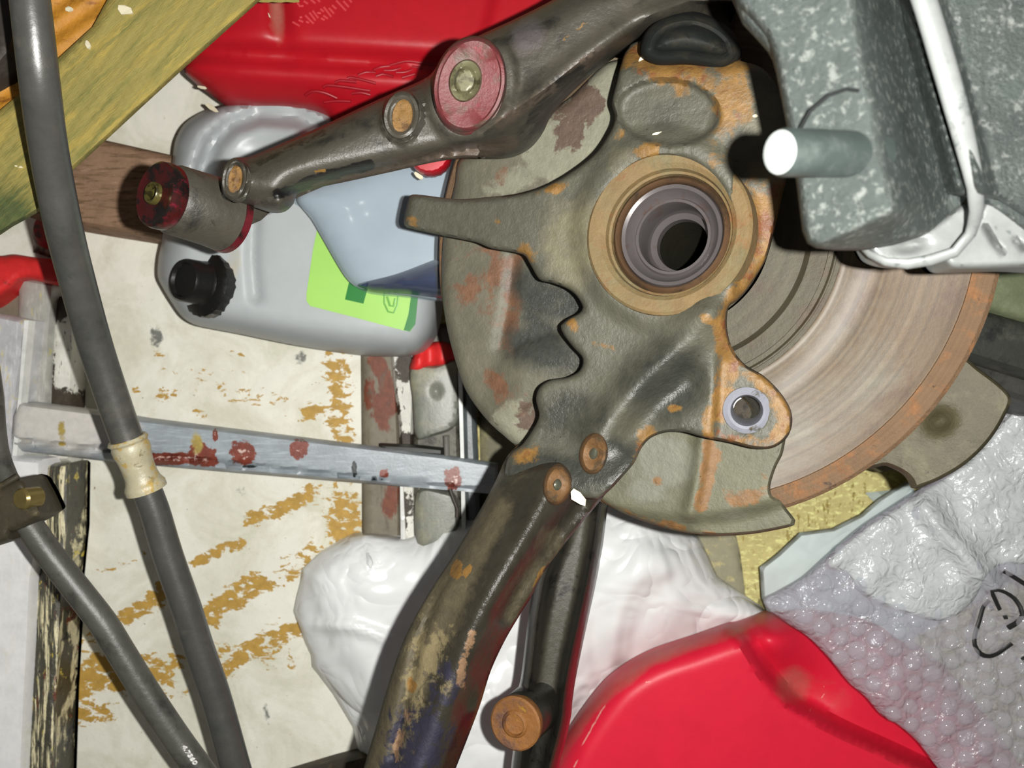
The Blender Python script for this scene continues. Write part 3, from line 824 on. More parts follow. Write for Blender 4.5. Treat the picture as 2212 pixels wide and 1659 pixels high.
# ------------------------------------------------------------------ red can, bottom right
fold2 = [(1540, 1340), (1565, 1372), (1590, 1390), (1610, 1420), (1640, 1470), (1700, 1535), (1800, 1590), (1900, 1635), (2040, 1700), (2300, 1800)]
def zc2(x, y, db):
    fl_ = np.array(fold2, float)
    d = seg_dist(np.stack([x, y], 1), fl_, False)
    yf = np.interp(x, fl_[:, 0], fl_[:, 1])
    above = (y < yf) & (x > 1545)
    s = np.where(above, d, 0)
    z = .052 + .042 * dome(db, 75)
    z = z - .030 * sstep(0, 46, s)
    z = z + .018 * bump(ell(x, y, 1665, 1385, 70, 50, 20), 1) * sstep(0, 60, s)
    z = z - .006 * bump(ell(x, y, 1740, 1500, 70, 60), 1) * sstep(0, 60, s)
    return z
m_redcan2 = mat('red_can_plastic_b', alb((222, 30, 58), .092, 1500, 1500), [dict(col=alb((176, 104, 92), .08, 1500, 1450), attr='dust', scale=40, amp=.7, lo=.9, hi=1.45, cvar=.12), dict(col=alb((236, 150, 140), .09, 1400, 1500), attr='scratch', scale=300, amp=.4, lo=1.0, hi=1.1)], rough=.45, spec=.35, var=.05, bmp=.05)
RC2 = thing('petrol_can', 'red plastic can with a dusty handle hollow, partly under the bubble wrap', 'can', P(1600, 1550, 0))
relief('body', [(1170, 1700), (1185, 1659), (1212, 1600), (1260, 1525), (1320, 1455), (1400, 1405), (1500, 1370), (1600, 1335), (1660, 1318), (1760, 1310), (1900, 1340), (2050, 1450), (2200, 1650), (2260, 1800), (2100, 1900), (1400, 1900), (1200, 1820)],
       zc2, m_redcan2, RC2, step=10, zbot=.004, under=.02, lines=[fold2, [(p[0] + 14, p[1] - 16) for p in fold2], [(p[0] + 30, p[1] - 34) for p in fold2]],
       masks=dict(dust=spots([('line', [(1200, 1640), (1270, 1530), (1400, 1425), (1560, 1368), (1660, 1325)], 22, .8), (1715, 1478, 50, 46, 10, .85), (1800, 1500, 90, 50, 25, .6)]),
                  scratch=spots([('line', [(1240, 1659), (1262, 1600), (1310, 1520)], 3, 1.0), (1400, 1472, 9, 5, 0, 1), ('line', [(1775, 1440), (1780, 1500), (1730, 1555)], 2.5, .9)])))

# ------------------------------------------------------------------ bubble wrap
def zwrap(x, y, db):
    z = .108 + .010 * (crumple(x, y, 31, 170, 5) - .5) + .005 * (crumple(x, y, 77, 42, 5) - .5) - .004 * (1 - dome(db, 24))
    z = z + .010 * bump(lined(x, y, [(2000, 1100), (2110, 1230), (2240, 1360)]), 26)
    return z
def film_mat(name, rgb, z, px, py, fac):
    m = plastic_shell(name, rgb, z, px, py, fac)
    nt = m.node_tree
    pb = nt.nodes['Principled BSDF']
    pb.inputs['Roughness'].default_value = .17
    pb.inputs['Specular IOR Level'].default_value = .9
    bp = nt.nodes.new('ShaderNodeBump'); bp.inputs['Strength'].default_value = .9; bp.inputs['Distance'].default_value = .003
    nz = nt.nodes.new('ShaderNodeTexNoise'); nz.inputs['Scale'].default_value = 130; nz.inputs['Detail'].default_value = 3; nz.inputs['Distortion'].default_value = 1.2
    tc = nt.nodes.new('ShaderNodeTexCoord')
    nt.links.new(tc.outputs['Object'], nz.inputs['Vector']); nt.links.new(nz.outputs[0], bp.inputs['Height']); nt.links.new(bp.outputs[0], pb.inputs['Normal'])
    return m
m_wrap = film_mat('bubble_wrap_film', (196, 190, 198), .105, 1950, 1350, .64)
BW = thing('bubble_wrap', 'sheet of clear bubble wrap with black marker writing over the red can', 'bubble wrap', P(1950, 1350, .09))
wrapo = [(1650, 1302), (1690, 1275), (1740, 1245), (1790, 1200), (1860, 1140), (1920, 1100), (1990, 1055), (2050, 1020), (2110, 970), (2160, 905), (2200, 870), (2300, 850), (2300, 1760), (2110, 1760), (2030, 1665), (1985, 1605), (1940, 1565), (1905, 1545), (1870, 1505), (1835, 1475), (1790, 1420), (1745, 1375), (1700, 1345)]
FILM = relief('film', wrapo, zwrap, m_wrap, BW, step=9, smooth=True, thick=.0006, sharp=80)
relief('folded_layer', [(1790, 1215), (1870, 1143), (1925, 1108), (1992, 1064), (2055, 1026), (2115, 975), (2165, 915), (2205, 880), (2300, 862), (2300, 1190), (2150, 1225), (2100, 1300), (2040, 1340), (1960, 1325), (1880, 1290), (1830, 1240)], lambda x, y, db: zwrap(x, y, 400 + db) + .0035 * dome(db, 120) + .003 * crumple(x, y, 55, 40, 5) * dome(db, 60), film_mat('folded_film', (236, 238, 238), .112, 2000, 1200, .50), BW, step=9, thick=.0005, sharp=80)
wl = cr(wrapo, 12)
bme = bpy.data.meshes.new('bubble')
bm = bmesh.new()
bmesh.ops.create_uvsphere(bm, u_segments=12, v_segments=8, radius=1.0)
bmesh.ops.delete(bm, geom=[v for v in bm.verts if v.co.z < -.25], context='VERTS')
bm.to_mesh(bme); bm.free()
bme.polygons.foreach_set('use_smooth', [True] * len(bme.polygons))
m_bub = plastic_shell('bubble_film', (230, 226, 232), .11, 1950, 1350, .80)
m_bub.node_tree.nodes['Principled BSDF'].inputs['Roughness'].default_value = .08
m_bub.node_tree.nodes['Principled BSDF'].inputs['Specular IOR Level'].default_value = 1.0
bme.materials.append(m_bub)
pts = []
for j in range(24):
    for i in range(18):
        a = R(32)
        u, v = (i + .5 * (j % 2)) * 46 - 60, j * 40 - 420
        pts.append((1700 + u * math.cos(a) - v * math.sin(a), 1330 + u * math.sin(a) + v * math.cos(a)))
q = np.array(pts) + RNG.uniform(-4, 4, (len(pts), 2))
ins = inside(q, wl) & (seg_dist(q, wl, True) > 14) & (q[:, 0] < 2235) & (q[:, 1] < 1690)
q = q[ins]
zq = zwrap(q[:, 0], q[:, 1], np.full(len(q), 60.0))
for (x, y), z in zip(q, zq):
    if ell(np.array([x]), np.array([y]), 1985, 1225, 120, 70, 20)[0] < 1 or (x > 1990 and y < 1330 and y > 1000):
        if random.random() < .7: continue
    b_ = bpy.data.objects.new('bubble', bme)
    COL.objects.link(b_)
    b_.parent = BW
    b_.matrix_parent_inverse = Matrix.Translation(-Vector(BW.location))
    s = .0054 * random.uniform(.9, 1.08)
    b_.location = P(x, y, z)
    b_.scale = (s, s * random.uniform(.9, 1.05), .0034 * random.uniform(.6, 1.1))
    b_.rotation_euler = (random.uniform(-.25, .25), random.uniform(-.25, .25), random.uniform(0, 3))
m_ink = mat('marker_ink', (.012, .012, .012), rough=.5)
for s in ([(2137, 1297), (2124, 1312), (2116, 1340), (2112, 1352), (2106, 1372), (2106, 1394), (2118, 1412), (2136, 1418), (2155, 1412), (2172, 1400), (2186, 1390)],
          [(2160, 1317), (2150, 1295), (2143, 1277), (2156, 1275), (2172, 1280), (2190, 1292), (2204, 1312), (2209, 1328), (2198, 1344), (2178, 1356)],
          [(2168, 1234), (2186, 1244), (2230, 1272)], [(2202, 1142), (2225, 1168)], [(2208, 1420), (2225, 1440)], [(2168, 1334), (2176, 1333)]):
    tubepx('marker_stroke', on(zwrap, s, .0012), [9, 10, 11, 13][:max(2, len(s) // 3)], m_ink, FILM, seg=8, step=.003, flat=.5)

# ------------------------------------------------------------------ black case + olive board, right
m_case = mat('black_case', alb((54, 56, 50), .17, 2150, 780), [dict(col=alb((84, 84, 76), .17, 2150, 780), scale=50, lo=.52, hi=.7), dict(col=alb((30, 30, 28), .17, 2150, 780), scale=40, lo=.56, hi=.66)], rough=.55, bmp=.3)
CS = thing('storage_case', 'black plastic case with a stepped lid, under the brake disc edge', 'case', P(2150, 770, 0))
relief('lid', [(1700, 560), (2140, 676), (2300, 722), (2300, 838), (2100, 776), (1700, 650)], lambda x, y, db: .178 - .004 * (1 - dome(db, 8)), m_case, CS, step=16, smooth=False, zbot=.150)
relief('base', [(1700, 600), (2100, 770), (2300, 832), (2300, 905), (2212, 868), (2080, 824), (1700, 700)], lambda x, y, db: .160 - .004 * (1 - dome(db, 8)), mat('black_case_base', alb((66, 66, 62), .16, 2150, 820), [dict(col=alb((40, 40, 38), .16, 2150, 820), scale=60, lo=.5, hi=.66)], rough=.5, bmp=.3), CS, step=16, smooth=False, zbot=.099)
o = relief('olive_board', [(1700, 380), (2300, 380), (2300, 716), (2140, 672), (1700, 556)], lambda x, y, db: .170 - .003 * (1 - dome(db, 8)), mat('olive_board', alb((104, 112, 84), .17, 2190, 630), [dict(col=alb((128, 134, 104), .17, 2190, 630), scale=60, lo=.5, hi=.7)], rough=.6, bmp=.3), step=20, smooth=False, zbot=.0)
tag(o, 'olive green board beside the black case and the disc edge', 'board')
o = relief('olive_board', [(1700, 712), (2080, 828), (2212, 872), (2300, 910), (2300, 960), (1900, 1020), (1700, 900)], lambda x, y, db: .098 - .003 * (1 - dome(db, 8)), mat('olive_board_b', alb((92, 90, 62), .098, 2120, 860), [dict(col=alb((112, 108, 80), .098, 2120, 860), scale=60, lo=.5, hi=.7)], rough=.6, bmp=.3), step=20, smooth=False, zbot=.0)
tag(o, 'dull olive board between the black case and the bubble wrap', 'board')

# ------------------------------------------------------------------ hub assembly (tilted about 26 degrees)
TILT = math.tan(R(26))
XC = .076
def pz(px, zc):
    k = (px - CX) / F
    return (zc + TILT * (k * H - XC)) / (1 + TILT * k)
NRM = Vector((-math.sin(R(26)), 0, math.cos(R(26))))
HUB = thing('hub_assembly', 'rusty steering knuckle with brake disc, dust shield and thick dark lower arm', 'car part', P(1471, 515, .15))

# brake disc, local mesh about its own axis so that turning marks run in rings
def disc_part(name, prof, m, seg=128, sharp=30, parent=None):
    vv, ff = [], []
    for (r, h) in prof:
        for i in range(seg):
            a = 2 * math.pi * i / seg
            vv.append((r * math.cos(a), r * math.sin(a), h))
    n = len(prof)
    for k in range(n - 1):
        for i in range(seg):
            j = (i + 1) % seg
            ff.append((k*seg+j, k*seg+i, (k+1)*seg+i, (k+1)*seg+j))
    me = bpy.data.meshes.new(name)
    me.from_pydata(vv, [], ff)
    bm = bmesh.new(); bm.from_mesh(me)
    bmesh.ops.recalc_face_normals(bm, faces=bm.faces)
    bm.to_mesh(me); bm.free()
    me.polygons.foreach_set('use_smooth', [True] * len(me.polygons))
    me.set_sharp_from_angle(angle=R(sharp))
    if parent is not None:
        o = finish(name, me, m, None)
        o.parent = parent
        return o
    o = finish(name, me, m, HUB)
    o.location = P(1471, 515, .235)
    o.rotation_euler = (0, -R(26), 0)
    return o
def ringmat(name, base, bands, rough, aniso=0.0, spec=.5, nscale=900, namp=.25, rust=None, bmp=.2, metal=0.0):
    m = mat(name, base, [] if rust is None else rust, rough=rough, aniso=aniso, spec=spec, metal=metal, var=.12, bmp=bmp, bscale=400)
    nt = m.node_tree; N, L = nt.nodes, nt.links
    b = N['Principled BSDF']
    src = b.inputs['Base Color'].links[0].from_socket
    tc = N.new('ShaderNodeTexCoord')
    ln = N.new('ShaderNodeVectorMath'); ln.operation = 'LENGTH'
    sp = N.new('ShaderNodeVectorMath'); sp.operation = 'MULTIPLY'; sp.inputs[1].default_value = (1, 1, 0)
    L.new(tc.outputs['Object'], sp.inputs[0]); L.new(sp.outputs[0], ln.inputs[0])
    ns = N.new('ShaderNodeTexNoise'); ns.noise_dimensions = '1D'; ns.inputs['Scale'].default_value = nscale; ns.inputs['Detail'].default_value = 4
    L.new(ln.outputs['Value'], ns.inputs['W'])
    mr = N.new('ShaderNodeMapRange'); mr.inputs['From Min'].default_value = .3; mr.inputs['From Max'].default_value = .7
    mr.inputs['To Min'].default_value = 1 - namp; mr.inputs['To Max'].default_value = 1 + namp
    L.new(ns.outputs[0], mr.inputs[0])
    ml = N.new('ShaderNodeVectorMath'); ml.operation = 'SCALE'
    L.new(src, ml.inputs[0]); L.new(mr.outputs[0], ml.inputs[3])
    L.new(ml.outputs[0], b.inputs['Base Color'])
    return m
RD = .1268
m_face = ringmat('swept_face', alb((138, 114, 86), .27, 1850, 800, .9), None, .46, aniso=.85, spec=.30, nscale=420, namp=.22, bmp=.04,
                 rust=[dict(col=alb((112, 84, 66), .27, 1850, 800), scale=30, lo=.52, hi=.66, cvar=.1), dict(col=alb((150, 140, 120), .29, 2000, 750), scale=14, lo=.5, hi=.66, cvar=.08)])
m_rim = ringmat('rusty_rim', alb((146, 112, 78), .29, 2080, 800), None, .7, nscale=700, namp=.1, rust=[dict(col=alb((176, 120, 70), .29, 2080, 800), scale=110, lo=.5, hi=.65), dict(col=alb((84, 62, 46), .29, 2080, 800), scale=170, lo=.62, hi=.7)], bmp=.8)
m_hat = ringmat('disc_hat', alb((104, 98, 74), .26, 1750, 720), None, .6, nscale=300, namp=.12, rust=[dict(col=alb((104, 86, 64), .26, 1750, 720), scale=40, lo=.5, hi=.65)], bmp=.4)
DISC = disc_part('brake_disc', [(.0692, .0006), (.0672, .0006), (.0668, -.0015), (.0662, -.0015), (.0655, .0004), (.0635, .0004), (.0630, -.002), (.0560, -.002), (.0545, .003), (.040, .004), (.0385, -.02), (.02, -.022)], m_hat)
disc_part('rim_edge', [(.1170, -.0005), (.1175, .0008), (RD - .0015, .0008), (RD, -.0006), (RD, -.0050), (RD - .003, -.0055), (RD - .003, -.0130), (RD, -.0135), (RD, -.0185), (.11, -.020)], m_rim, parent=DISC)['label'] = 'rusty rim of the brake disc'
disc_part('friction_face', [(.1172, .0), (.112, -.0004), (.10, -.0006), (.085, -.0005), (.0735, -.0003), (.0715, .0006), (.0690, .0006)], m_face, parent=DISC)['label'] = 'worn grey-brown friction face'
disc_part('rear_face', [(.11, -.020), (.06, -.020), (.058, -.050), (.02, -.050)], m_rim, parent=DISC)

# dust shield segments (thin pressed steel)
def zsh(off=0.0):
    def f(x, y, db):
        z = pz(x, .2450 + off)
        z = z - .004 * (1 - dome(db, 16))
        return z
    return f
def zshL(x, y, db):
    z = pz(x, .2450) - .005 * (1 - dome(db, 20))
    z = z + .006 * dome(np.clip(60 - lined(x, y, [(1260, 765), (1150, 800), (1060, 870)]), 0, 60), 60) * sstep(1040, 1130, x)
    z = z - .003 * bump(lined(x, y, [(1110, 560), (1100, 650), (1080, 750)]), 14)
    return z
m_shL = mat('shield_left', alb((132, 128, 109), .2, 1080, 650),
            [dict(col=alb((166, 164, 142), .21, 1250, 280), attr='pale', scale=70, amp=1.2, lo=1.1, hi=1.25, cvar=.12),
             dict(col=alb((118, 98, 84), .21, 1250, 280), attr='mauve', scale=80, amp=2.4, lo=1.8, hi=1.95, cvar=.15),
             dict(col=alb((146, 106, 80), .19, 1060, 650), attr='rust', scale=80, amp=2.6, lo=1.85, hi=2.2),
             dict(col=alb((84, 86, 80), .2, 1180, 720), attr='steel', scale=60, amp=1.0, lo=.85, hi=1.5, rough=.3),
             dict(col=alb((52, 48, 42), .2, 1100, 800), scale=120, lo=.66, hi=.72)], rough=.55, spec=.45, bmp=.6, bscale=220)
relief('dust_shield', [(1330, 130), (1225, 215), (1110, 290), (1010, 335), (990, 348), (982, 400), (968, 460), (957, 520), (954, 600), (958, 660), (968, 720), (990, 800), (1010, 850), (1050, 905), (1085, 938), (1120, 962), (1180, 950), (1280, 850), (1400, 700), (1420, 450), (1420, 200)],
       zshL, m_shL, HUB, step=8, thick=.003,
       masks=dict(pale=spots([(1230, 300, 110, 90, -40, 1.0), (1140, 380, 130, 40, -20, .7), (1110, 930, 50, 60, 30, .9), (1310, 190, 60, 80, 0, 1.0)]),
                  mauve=spots([(1255, 230, 46, 60, 40, 1.0), (1230, 285, 36, 40, 0, .9), (1140, 890, 40, 40, 0, .8)]),
                  rust=spots([(1040, 590, 70, 110, 0, .8), (1110, 640, 26, 110, 5, 1.0), (1060, 385, 60, 30, 0, .6), (1075, 840, 24, 50, -20, .95), (1100, 750, 20, 40, 0, .8), (990, 340, 20, 30, 0, .7), (1120, 860, 30, 40, 0, .6)]),
                  steel=spots([('line', [(1140, 610), (1170, 650), (1260, 660)], 46, 1.0), ('line', [(1140, 740), (1260, 770)], 50, 1.0), ('line', [(1150, 640), (1170, 740)], 40, .9)])))
def zshB(x, y, db):
    z = pz(x, .2450) - .003 * (1 - dome(db, 10))
    rim = sstep(1060, 1095, y - 40 * np.clip((1420 - x) / 130, 0, 1) * -1 * 0 - 30 * np.clip((x - 1400) / 300, 0, 1))
    z = z + .004 * bump(lined(x, y, [(1490, 1110), (1505, 1040), (1518, 945)]), 16)
    ring = np.sqrt((x - 1480) ** 2 + (y - 540) ** 2)
    z = z - .006 * sstep(565, 600, ring)
    return z
m_shB = mat('shield_lower', alb((140, 138, 112), .25, 1480, 1060),
            [dict(col=alb((160, 160, 142), .25, 1440, 1010), attr='pale', scale=70, amp=1.0, lo=1.0, hi=1.25, cvar=.08),
             dict(col=alb((172, 128, 80), .25, 1520, 1040), attr='rust', scale=90, amp=2.4, lo=1.8, hi=2.05),
             dict(col=alb((78, 74, 60), .25, 1500, 1060), scale=150, lo=.66, hi=.72)], rough=.55, bmp=.6, bscale=220)
relief('dust_shield', [(1285, 1060), (1298, 1080), (1340, 1106), (1400, 1130), (1470, 1149), (1545, 1157), (1620, 1154), (1690, 1142), (1716, 1134), (1718, 1124), (1700, 1100), (1684, 1080), (1668, 1072), (1664, 1050), (1676, 1010), (1692, 975), (1690, 930), (1560, 900), (1420, 890), (1330, 980)],
       zshB, m_shB, HUB, step=8, thick=.003,
       masks=dict(pale=spots([(1440, 1000, 70, 60, 0, 1.0), (1400, 1060, 60, 30, 0, .8), (1560, 1110, 90, 30, 0, .5)]),
                  rust=spots([('line', [(1514, 1090), (1526, 1040), (1540, 965)], 18, 1.0), (1420, 1040, 14, 12, 0, .9), ('line', [(1300, 1085), (1420, 1130), (1540, 1152)], 8, .8), (1610, 1075, 50, 18, -10, .95), (1650, 1040, 18, 30, 0, .8), (1570, 1060, 20, 20, 0, .7)])))
# olive backing plate that shows past the disc at lower right
m_back = mat('backing_plate', alb((100, 92, 66), .27, 2050, 960), [dict(col=alb((118, 112, 84), .24, 2050, 960), scale=50, lo=.5, hi=.7), dict(col=alb((70, 62, 44), .24, 2050, 960), scale=140, lo=.64, hi=.7)], rough=.55, bmp=.5)
def zbk(x, y, db):
    return pz(x, .212) - .003 * (1 - dome(db, 10)) + .007 * bump(ell(x, y, 2030, 910, 34, 26, -20), .8)
relief('backing_plate', [(2182, 855), (2170, 900), (2135, 955), (2085, 1003), (2030, 1036), (1990, 1052), (1977, 1056), (1970, 1040), (1955, 1024), (1915, 1006), (1880, 1010), (1800, 960), (1850, 850), (2050, 760), (2120, 800)], zbk, m_back, HUB, step=9, thick=.004)

# knuckle casting
m_kn = mat('knuckle_casting', alb((118, 116, 99), .28, 1400, 600, 1.15),
           [dict(col=alb((158, 152, 122), .28, 1250, 480, 1.1), attr='pale', scale=60, amp=1.0, lo=1.05, hi=1.4, cvar=.12),
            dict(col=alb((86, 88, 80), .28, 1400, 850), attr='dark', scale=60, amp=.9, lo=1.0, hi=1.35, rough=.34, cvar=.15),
            dict(col=RUST(.28, 1500, 500), attr='rust', scale=75, amp=2.8, lo=1.95, hi=2.25, cvar=.3, cscale=120),
            dict(col=alb((164, 100, 56), .28, 1500, 500), attr='rust', scale=110, amp=2.6, lo=2.30, hi=2.6, off=12),
            dict(col=alb((56, 54, 46), .28, 1400, 600), scale=190, lo=.67, hi=.72)], rough=.52, spec=.5, bmp=.7, bscale=190)
ridge = [(1530, 690), (1470, 745), (1400, 815), (1345, 880), (1300, 935)]
def zk(x, y, db):
    z = pz(x, .284) - .005 * (1 - dome(db, 11))
    # raised collar round the bore
    rb = ell(x, y, 1440, 500, 172, 190)
    z = z + .004 * sstep(1.25, 1.0, rb)
    # upper lug with flat machined oval
    ov = ell(x, y, 1443, 243, 105, 68, 4)
    z = z + .004 * sstep(1.0, 1.12, ov) * bump(ell(x, y, 1450, 230, 150, 130), 1.0) - .003 * sstep(1.08, .92, ov)
    z = z - .010 * sstep(160, 100, y)
    # diagonal web ridge and the hollow on its right
    dr = lined(x, y, ridge)
    z = z + .009 * bump(dr, 42)
    z = z - .007 * bump(lined(x, y, [(1480, 830), (1420, 870), (1380, 930)]), 46)
    # right-hand flange steps down
    z = z - .008 * sstep(1578, 1600, x) * sstep(680, 560, y) * sstep(330, 420, y)
    z = z - .006 * sstep(1535, 1560, x - (y - 850) * -.05) * sstep(735, 790, y)
    # prong tapers to its tip
    z = z - .004 * sstep(1150, 900, x)
    # lower neck bends up into the arm
    z = z + .010 * sstep(930, 1060, y)
    return z
knout = [(1365, 95), (1400, 84), (1440, 83), (1490, 88), (1545, 105), (1590, 128), (1650, 150), (1690, 210), (1710, 300), (1700, 380), (1690, 420), (1672, 500), (1655, 560), (1618, 620), (1592, 650), (1575, 662), (1570, 700), (1580, 748), (1608, 786), (1650, 812), (1686, 848), (1708, 885), (1711, 918), (1698, 948), (1668, 968), (1630, 969), (1580, 957), (1520, 945), (1480, 934), (1440, 934), (1406, 946), (1386, 968), (1370, 1000), (1340, 1035), (1316, 1060), (1290, 1078), (1230, 1072), (1150, 1058), (1096, 1036), (1094, 1000), (1108, 975), (1128, 960), (1150, 930), (1165, 898), (1158, 862), (1166, 836), (1190, 820), (1226, 814), (1252, 800), (1259, 775), (1238, 750), (1217, 722), (1212, 704), (1226, 689), (1250, 676), (1259, 664), (1246, 640), (1226, 624), (1194, 612), (1166, 604), (1146, 572), (1130, 550), (1062, 537), (1030, 524), (960, 510), (878, 491), (872, 478), (878, 445), (886, 422), (910, 421), (990, 430), (1060, 425), (1120, 418), (1180, 400), (1240, 366), (1290, 325), (1322, 275), (1328, 250), (1321, 222), (1330, 180), (1341, 140), (1350, 112)]
bore = [(1440 + 146 * math.cos(a), 500 + 163 * math.sin(a)) for a in np.linspace(0, 2 * math.pi, 24, endpoint=False)]
earh = [(1614 + 36 * math.cos(a), 887 + 40 * math.sin(a)) for a in np.linspace(0, 2 * math.pi, 14, endpoint=False)]
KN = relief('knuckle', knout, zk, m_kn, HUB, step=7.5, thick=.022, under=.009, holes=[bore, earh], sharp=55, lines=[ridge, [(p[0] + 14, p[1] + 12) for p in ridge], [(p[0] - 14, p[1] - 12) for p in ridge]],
       masks=dict(rust=spots([(1470, 140, 150, 60, 8, 1.0), (1580, 210, 50, 120, 10, .9), (1400, 330, 30, 18, 0, .9), (1345, 260, 16, 60, 10, .6), ('line', [(1690, 420), (1662, 540), (1600, 640), (1580, 700)], 34, 1.1), (1640, 480, 46, 90, 5, 1.1),
                              ('line', [(1560, 720), (1590, 770), (1560, 850), (1540, 940)], 26, 1.0), ('line', [(1610, 800), (1690, 860), (1704, 920), (1660, 960), (1560, 950)], 20, .95), (1530, 690, 30, 14, 30, .8),
                              (1135, 555, 26, 24, 0, 1.0), (1190, 408, 40, 12, -20, .9), (1236, 700, 12, 20, -20, .9), (1310, 748, 26, 8, 15, .85), (1130, 985, 36, 24, 20, .85), (1390, 965, 22, 40, 30, 1.0), (1455, 882, 16, 8, 0, .8), (890, 480, 20, 16, 0, .8), (895, 430, 24, 8, 0, .6), (1075, 478, 7, 7, 0, .8)]),
                  pale=spots([(1240, 520, 90, 110, 0, .9), (1180, 440, 120, 40, -15, .4), (1650, 250, 60, 120, 0, .7), (1345, 360, 60, 60, 0, .7), (1215, 640, 40, 20, 30, .7)]),
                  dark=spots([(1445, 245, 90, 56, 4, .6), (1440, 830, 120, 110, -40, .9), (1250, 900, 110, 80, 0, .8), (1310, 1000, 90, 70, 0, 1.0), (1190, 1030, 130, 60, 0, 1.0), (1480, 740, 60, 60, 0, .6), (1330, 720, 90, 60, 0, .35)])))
# bearing bore: concentric steps sinking along the tilted axis
AXB = Vector((-.42, .06, .905)).normalized()
zb0 = pz(1440, .284) + .004
cb = P(1440, 500, zb0)
rr = lambda px: px * (H - zb0) / F
m_ring = mat('rust_ring', alb((174, 144, 94), .28, 1440, 500), [dict(col=alb((162, 148, 104), .28, 1440, 500), scale=45, lo=.46, hi=.62), dict(col=alb((176, 118, 66), .28, 1440, 500), scale=70, lo=.56, hi=.68)], rough=.7, bmp=.6, bscale=200)
lathe('bore_collar', cb, AXB, [(rr(186), -.008), (rr(182), .0000), (rr(176), .0010), (rr(150), .0005), (rr(140), -.0010), (rr(137), -.0035), (rr(132), -.0040), (rr(130), -.0080), (rr(134), -.02)], m_ring, HUB, seg=72, sharp=25)['label'] = 'rusty collar round the bore'
lathe('seal_ring', cb, AXB, [(rr(134), -.0075), (rr(127), -.0045), (rr(121), -.0030), (rr(117), -.0040), (rr(115), -.0070), (rr(116), -.012)], mat('brown_seal', alb((132, 100, 72), .275, 1440, 500), [dict(col=alb((92, 76, 60), .275, 1440, 500), scale=100, lo=.5, hi=.65)], rough=.45), HUB, seg=72)
lathe('bearing_race', cb, AXB, [(rr(118), -.009), (rr(112), -.006), (rr(104), -.0065), (rr(96), -.010), (rr(88), -.0115), (rr(84), -.0095), (rr(78), -.0095), (rr(75), -.012), (rr(72), -.024), (rr(60), -.026), (rr(59), -.030)], mat('steel_race', alb((150, 142, 142), .27, 1440, 500), [dict(col=alb((150, 120, 110), .27, 1440, 500), scale=80, lo=.58, hi=.7)], rough=.2, metal=.35, spec=.8, var=.1), HUB, seg=72)['label'] = 'dark polished bearing race'
lathe('bore_sleeve', cb, AXB, [(rr(60), -.028), (rr(59), -.100), (0, -.100)], mat('bore_painted_dark', (.012, .011, .006), rough=.5, bmp=.5, bscale=400), HUB, seg=48)  # near-black colour stands in for the darkness deep in the hole
# sliver of swarf across the race
tubepx('swarf', [(1505, 585, .272), (1520, 574, .273), (1535, 556, .274)], [2, 5, 2], mat('swarf_metal', (.5, .5, .48), rough=.2, metal=.8), HUB, seg=6, step=.002)
# caliper ear bush
ze = pz(1614, .284) - .006
rz = lambda px: px * (H - ze) / F
lathe('ear_bush', P(1613, 886, ze), Vector((-.25, -.05, .96)), [(rz(52), -.006), (rz(50), .0012), (rz(40), .0020), (rz(34), .0016), (rz(29), -.002), (rz(28), -.022), (0, -.022)], mat('worn_bright_steel', alb((196, 198, 212), .3, 1613, 886, 1.2), [dict(col=alb((120, 112, 84), .3, 1613, 886), scale=120, lo=.56, hi=.64)], rough=.3, metal=.2, spec=.7), HUB, seg=48)['label'] = 'bright worn steel bush in the ear'
lathe('ear_hole_grime', P(1613, 886, ze - .0205), Vector((-.25, -.05, .96)), [(rz(29), .0), (rz(14), .001), (0, .0005)], mat('grime', alb((86, 76, 58), .28, 1613, 886), [dict(col=alb((50, 40, 28), .28, 1613, 886), scale=200, lo=.5, hi=.6)], rough=.7, bmp=1.0), HUB, seg=32)

# lower arm
arml = [(1096, 985), (1070, 1040), (1031, 1112), (985, 1190), (934, 1268), (890, 1345), (863, 1405), (838, 1480), (812, 1570), (786, 1659), (768, 1740), (740, 1900), (715, 2080)]
armr = [(860, 2080), (900, 1900), (955, 1740), (985, 1659), (1012, 1590), (1038, 1520), (1060, 1450), (1090, 1385), (1125, 1325), (1150, 1285), (1172, 1240), (1225, 1168), (1275, 1108), (1312, 1062), (1330, 1030), (1290, 960), (1200, 930), (1130, 955)]
crest = [(1195, 1040), (1160, 1105), (1110, 1195), (1060, 1285), (1015, 1370), (985, 1450), (950, 1540), (905, 1660), (880, 1740), (840, 1900), (790, 2080)]
groov = [(1255, 1090), (1205, 1150), (1160, 1215), (1120, 1275), (1090, 1330)]
def zarm(x, y, db):
    ds = np.minimum(lined(x, y, arml), lined(x, y, armr[:14]))
    z = .258 + .018 * sstep(960, 1300, y) - .015 * (1 - dome(ds, 62)) - .034 * sstep(1012, 930, y + (x - 1200) * .30)
    z = z - .00045 * np.clip(y - 1720, 0, 400)
    z = z + .012 * bump(lined(x, y, crest), 46)
    z = z - .009 * bump(lined(x, y, groov), 22)
    z = z - .004 * bump(lined(x, y, [(1060, 1075), (1000, 1180), (940, 1290), (900, 1400), (880, 1500), (850, 1640)]), 10)
    z = z - .006 * bump(ell(x, y, 1010, 1525, 22, 34, 20), 1) - .003 * bump(ell(x, y, 1045, 1445, 18, 26, 20), 1)
    return z
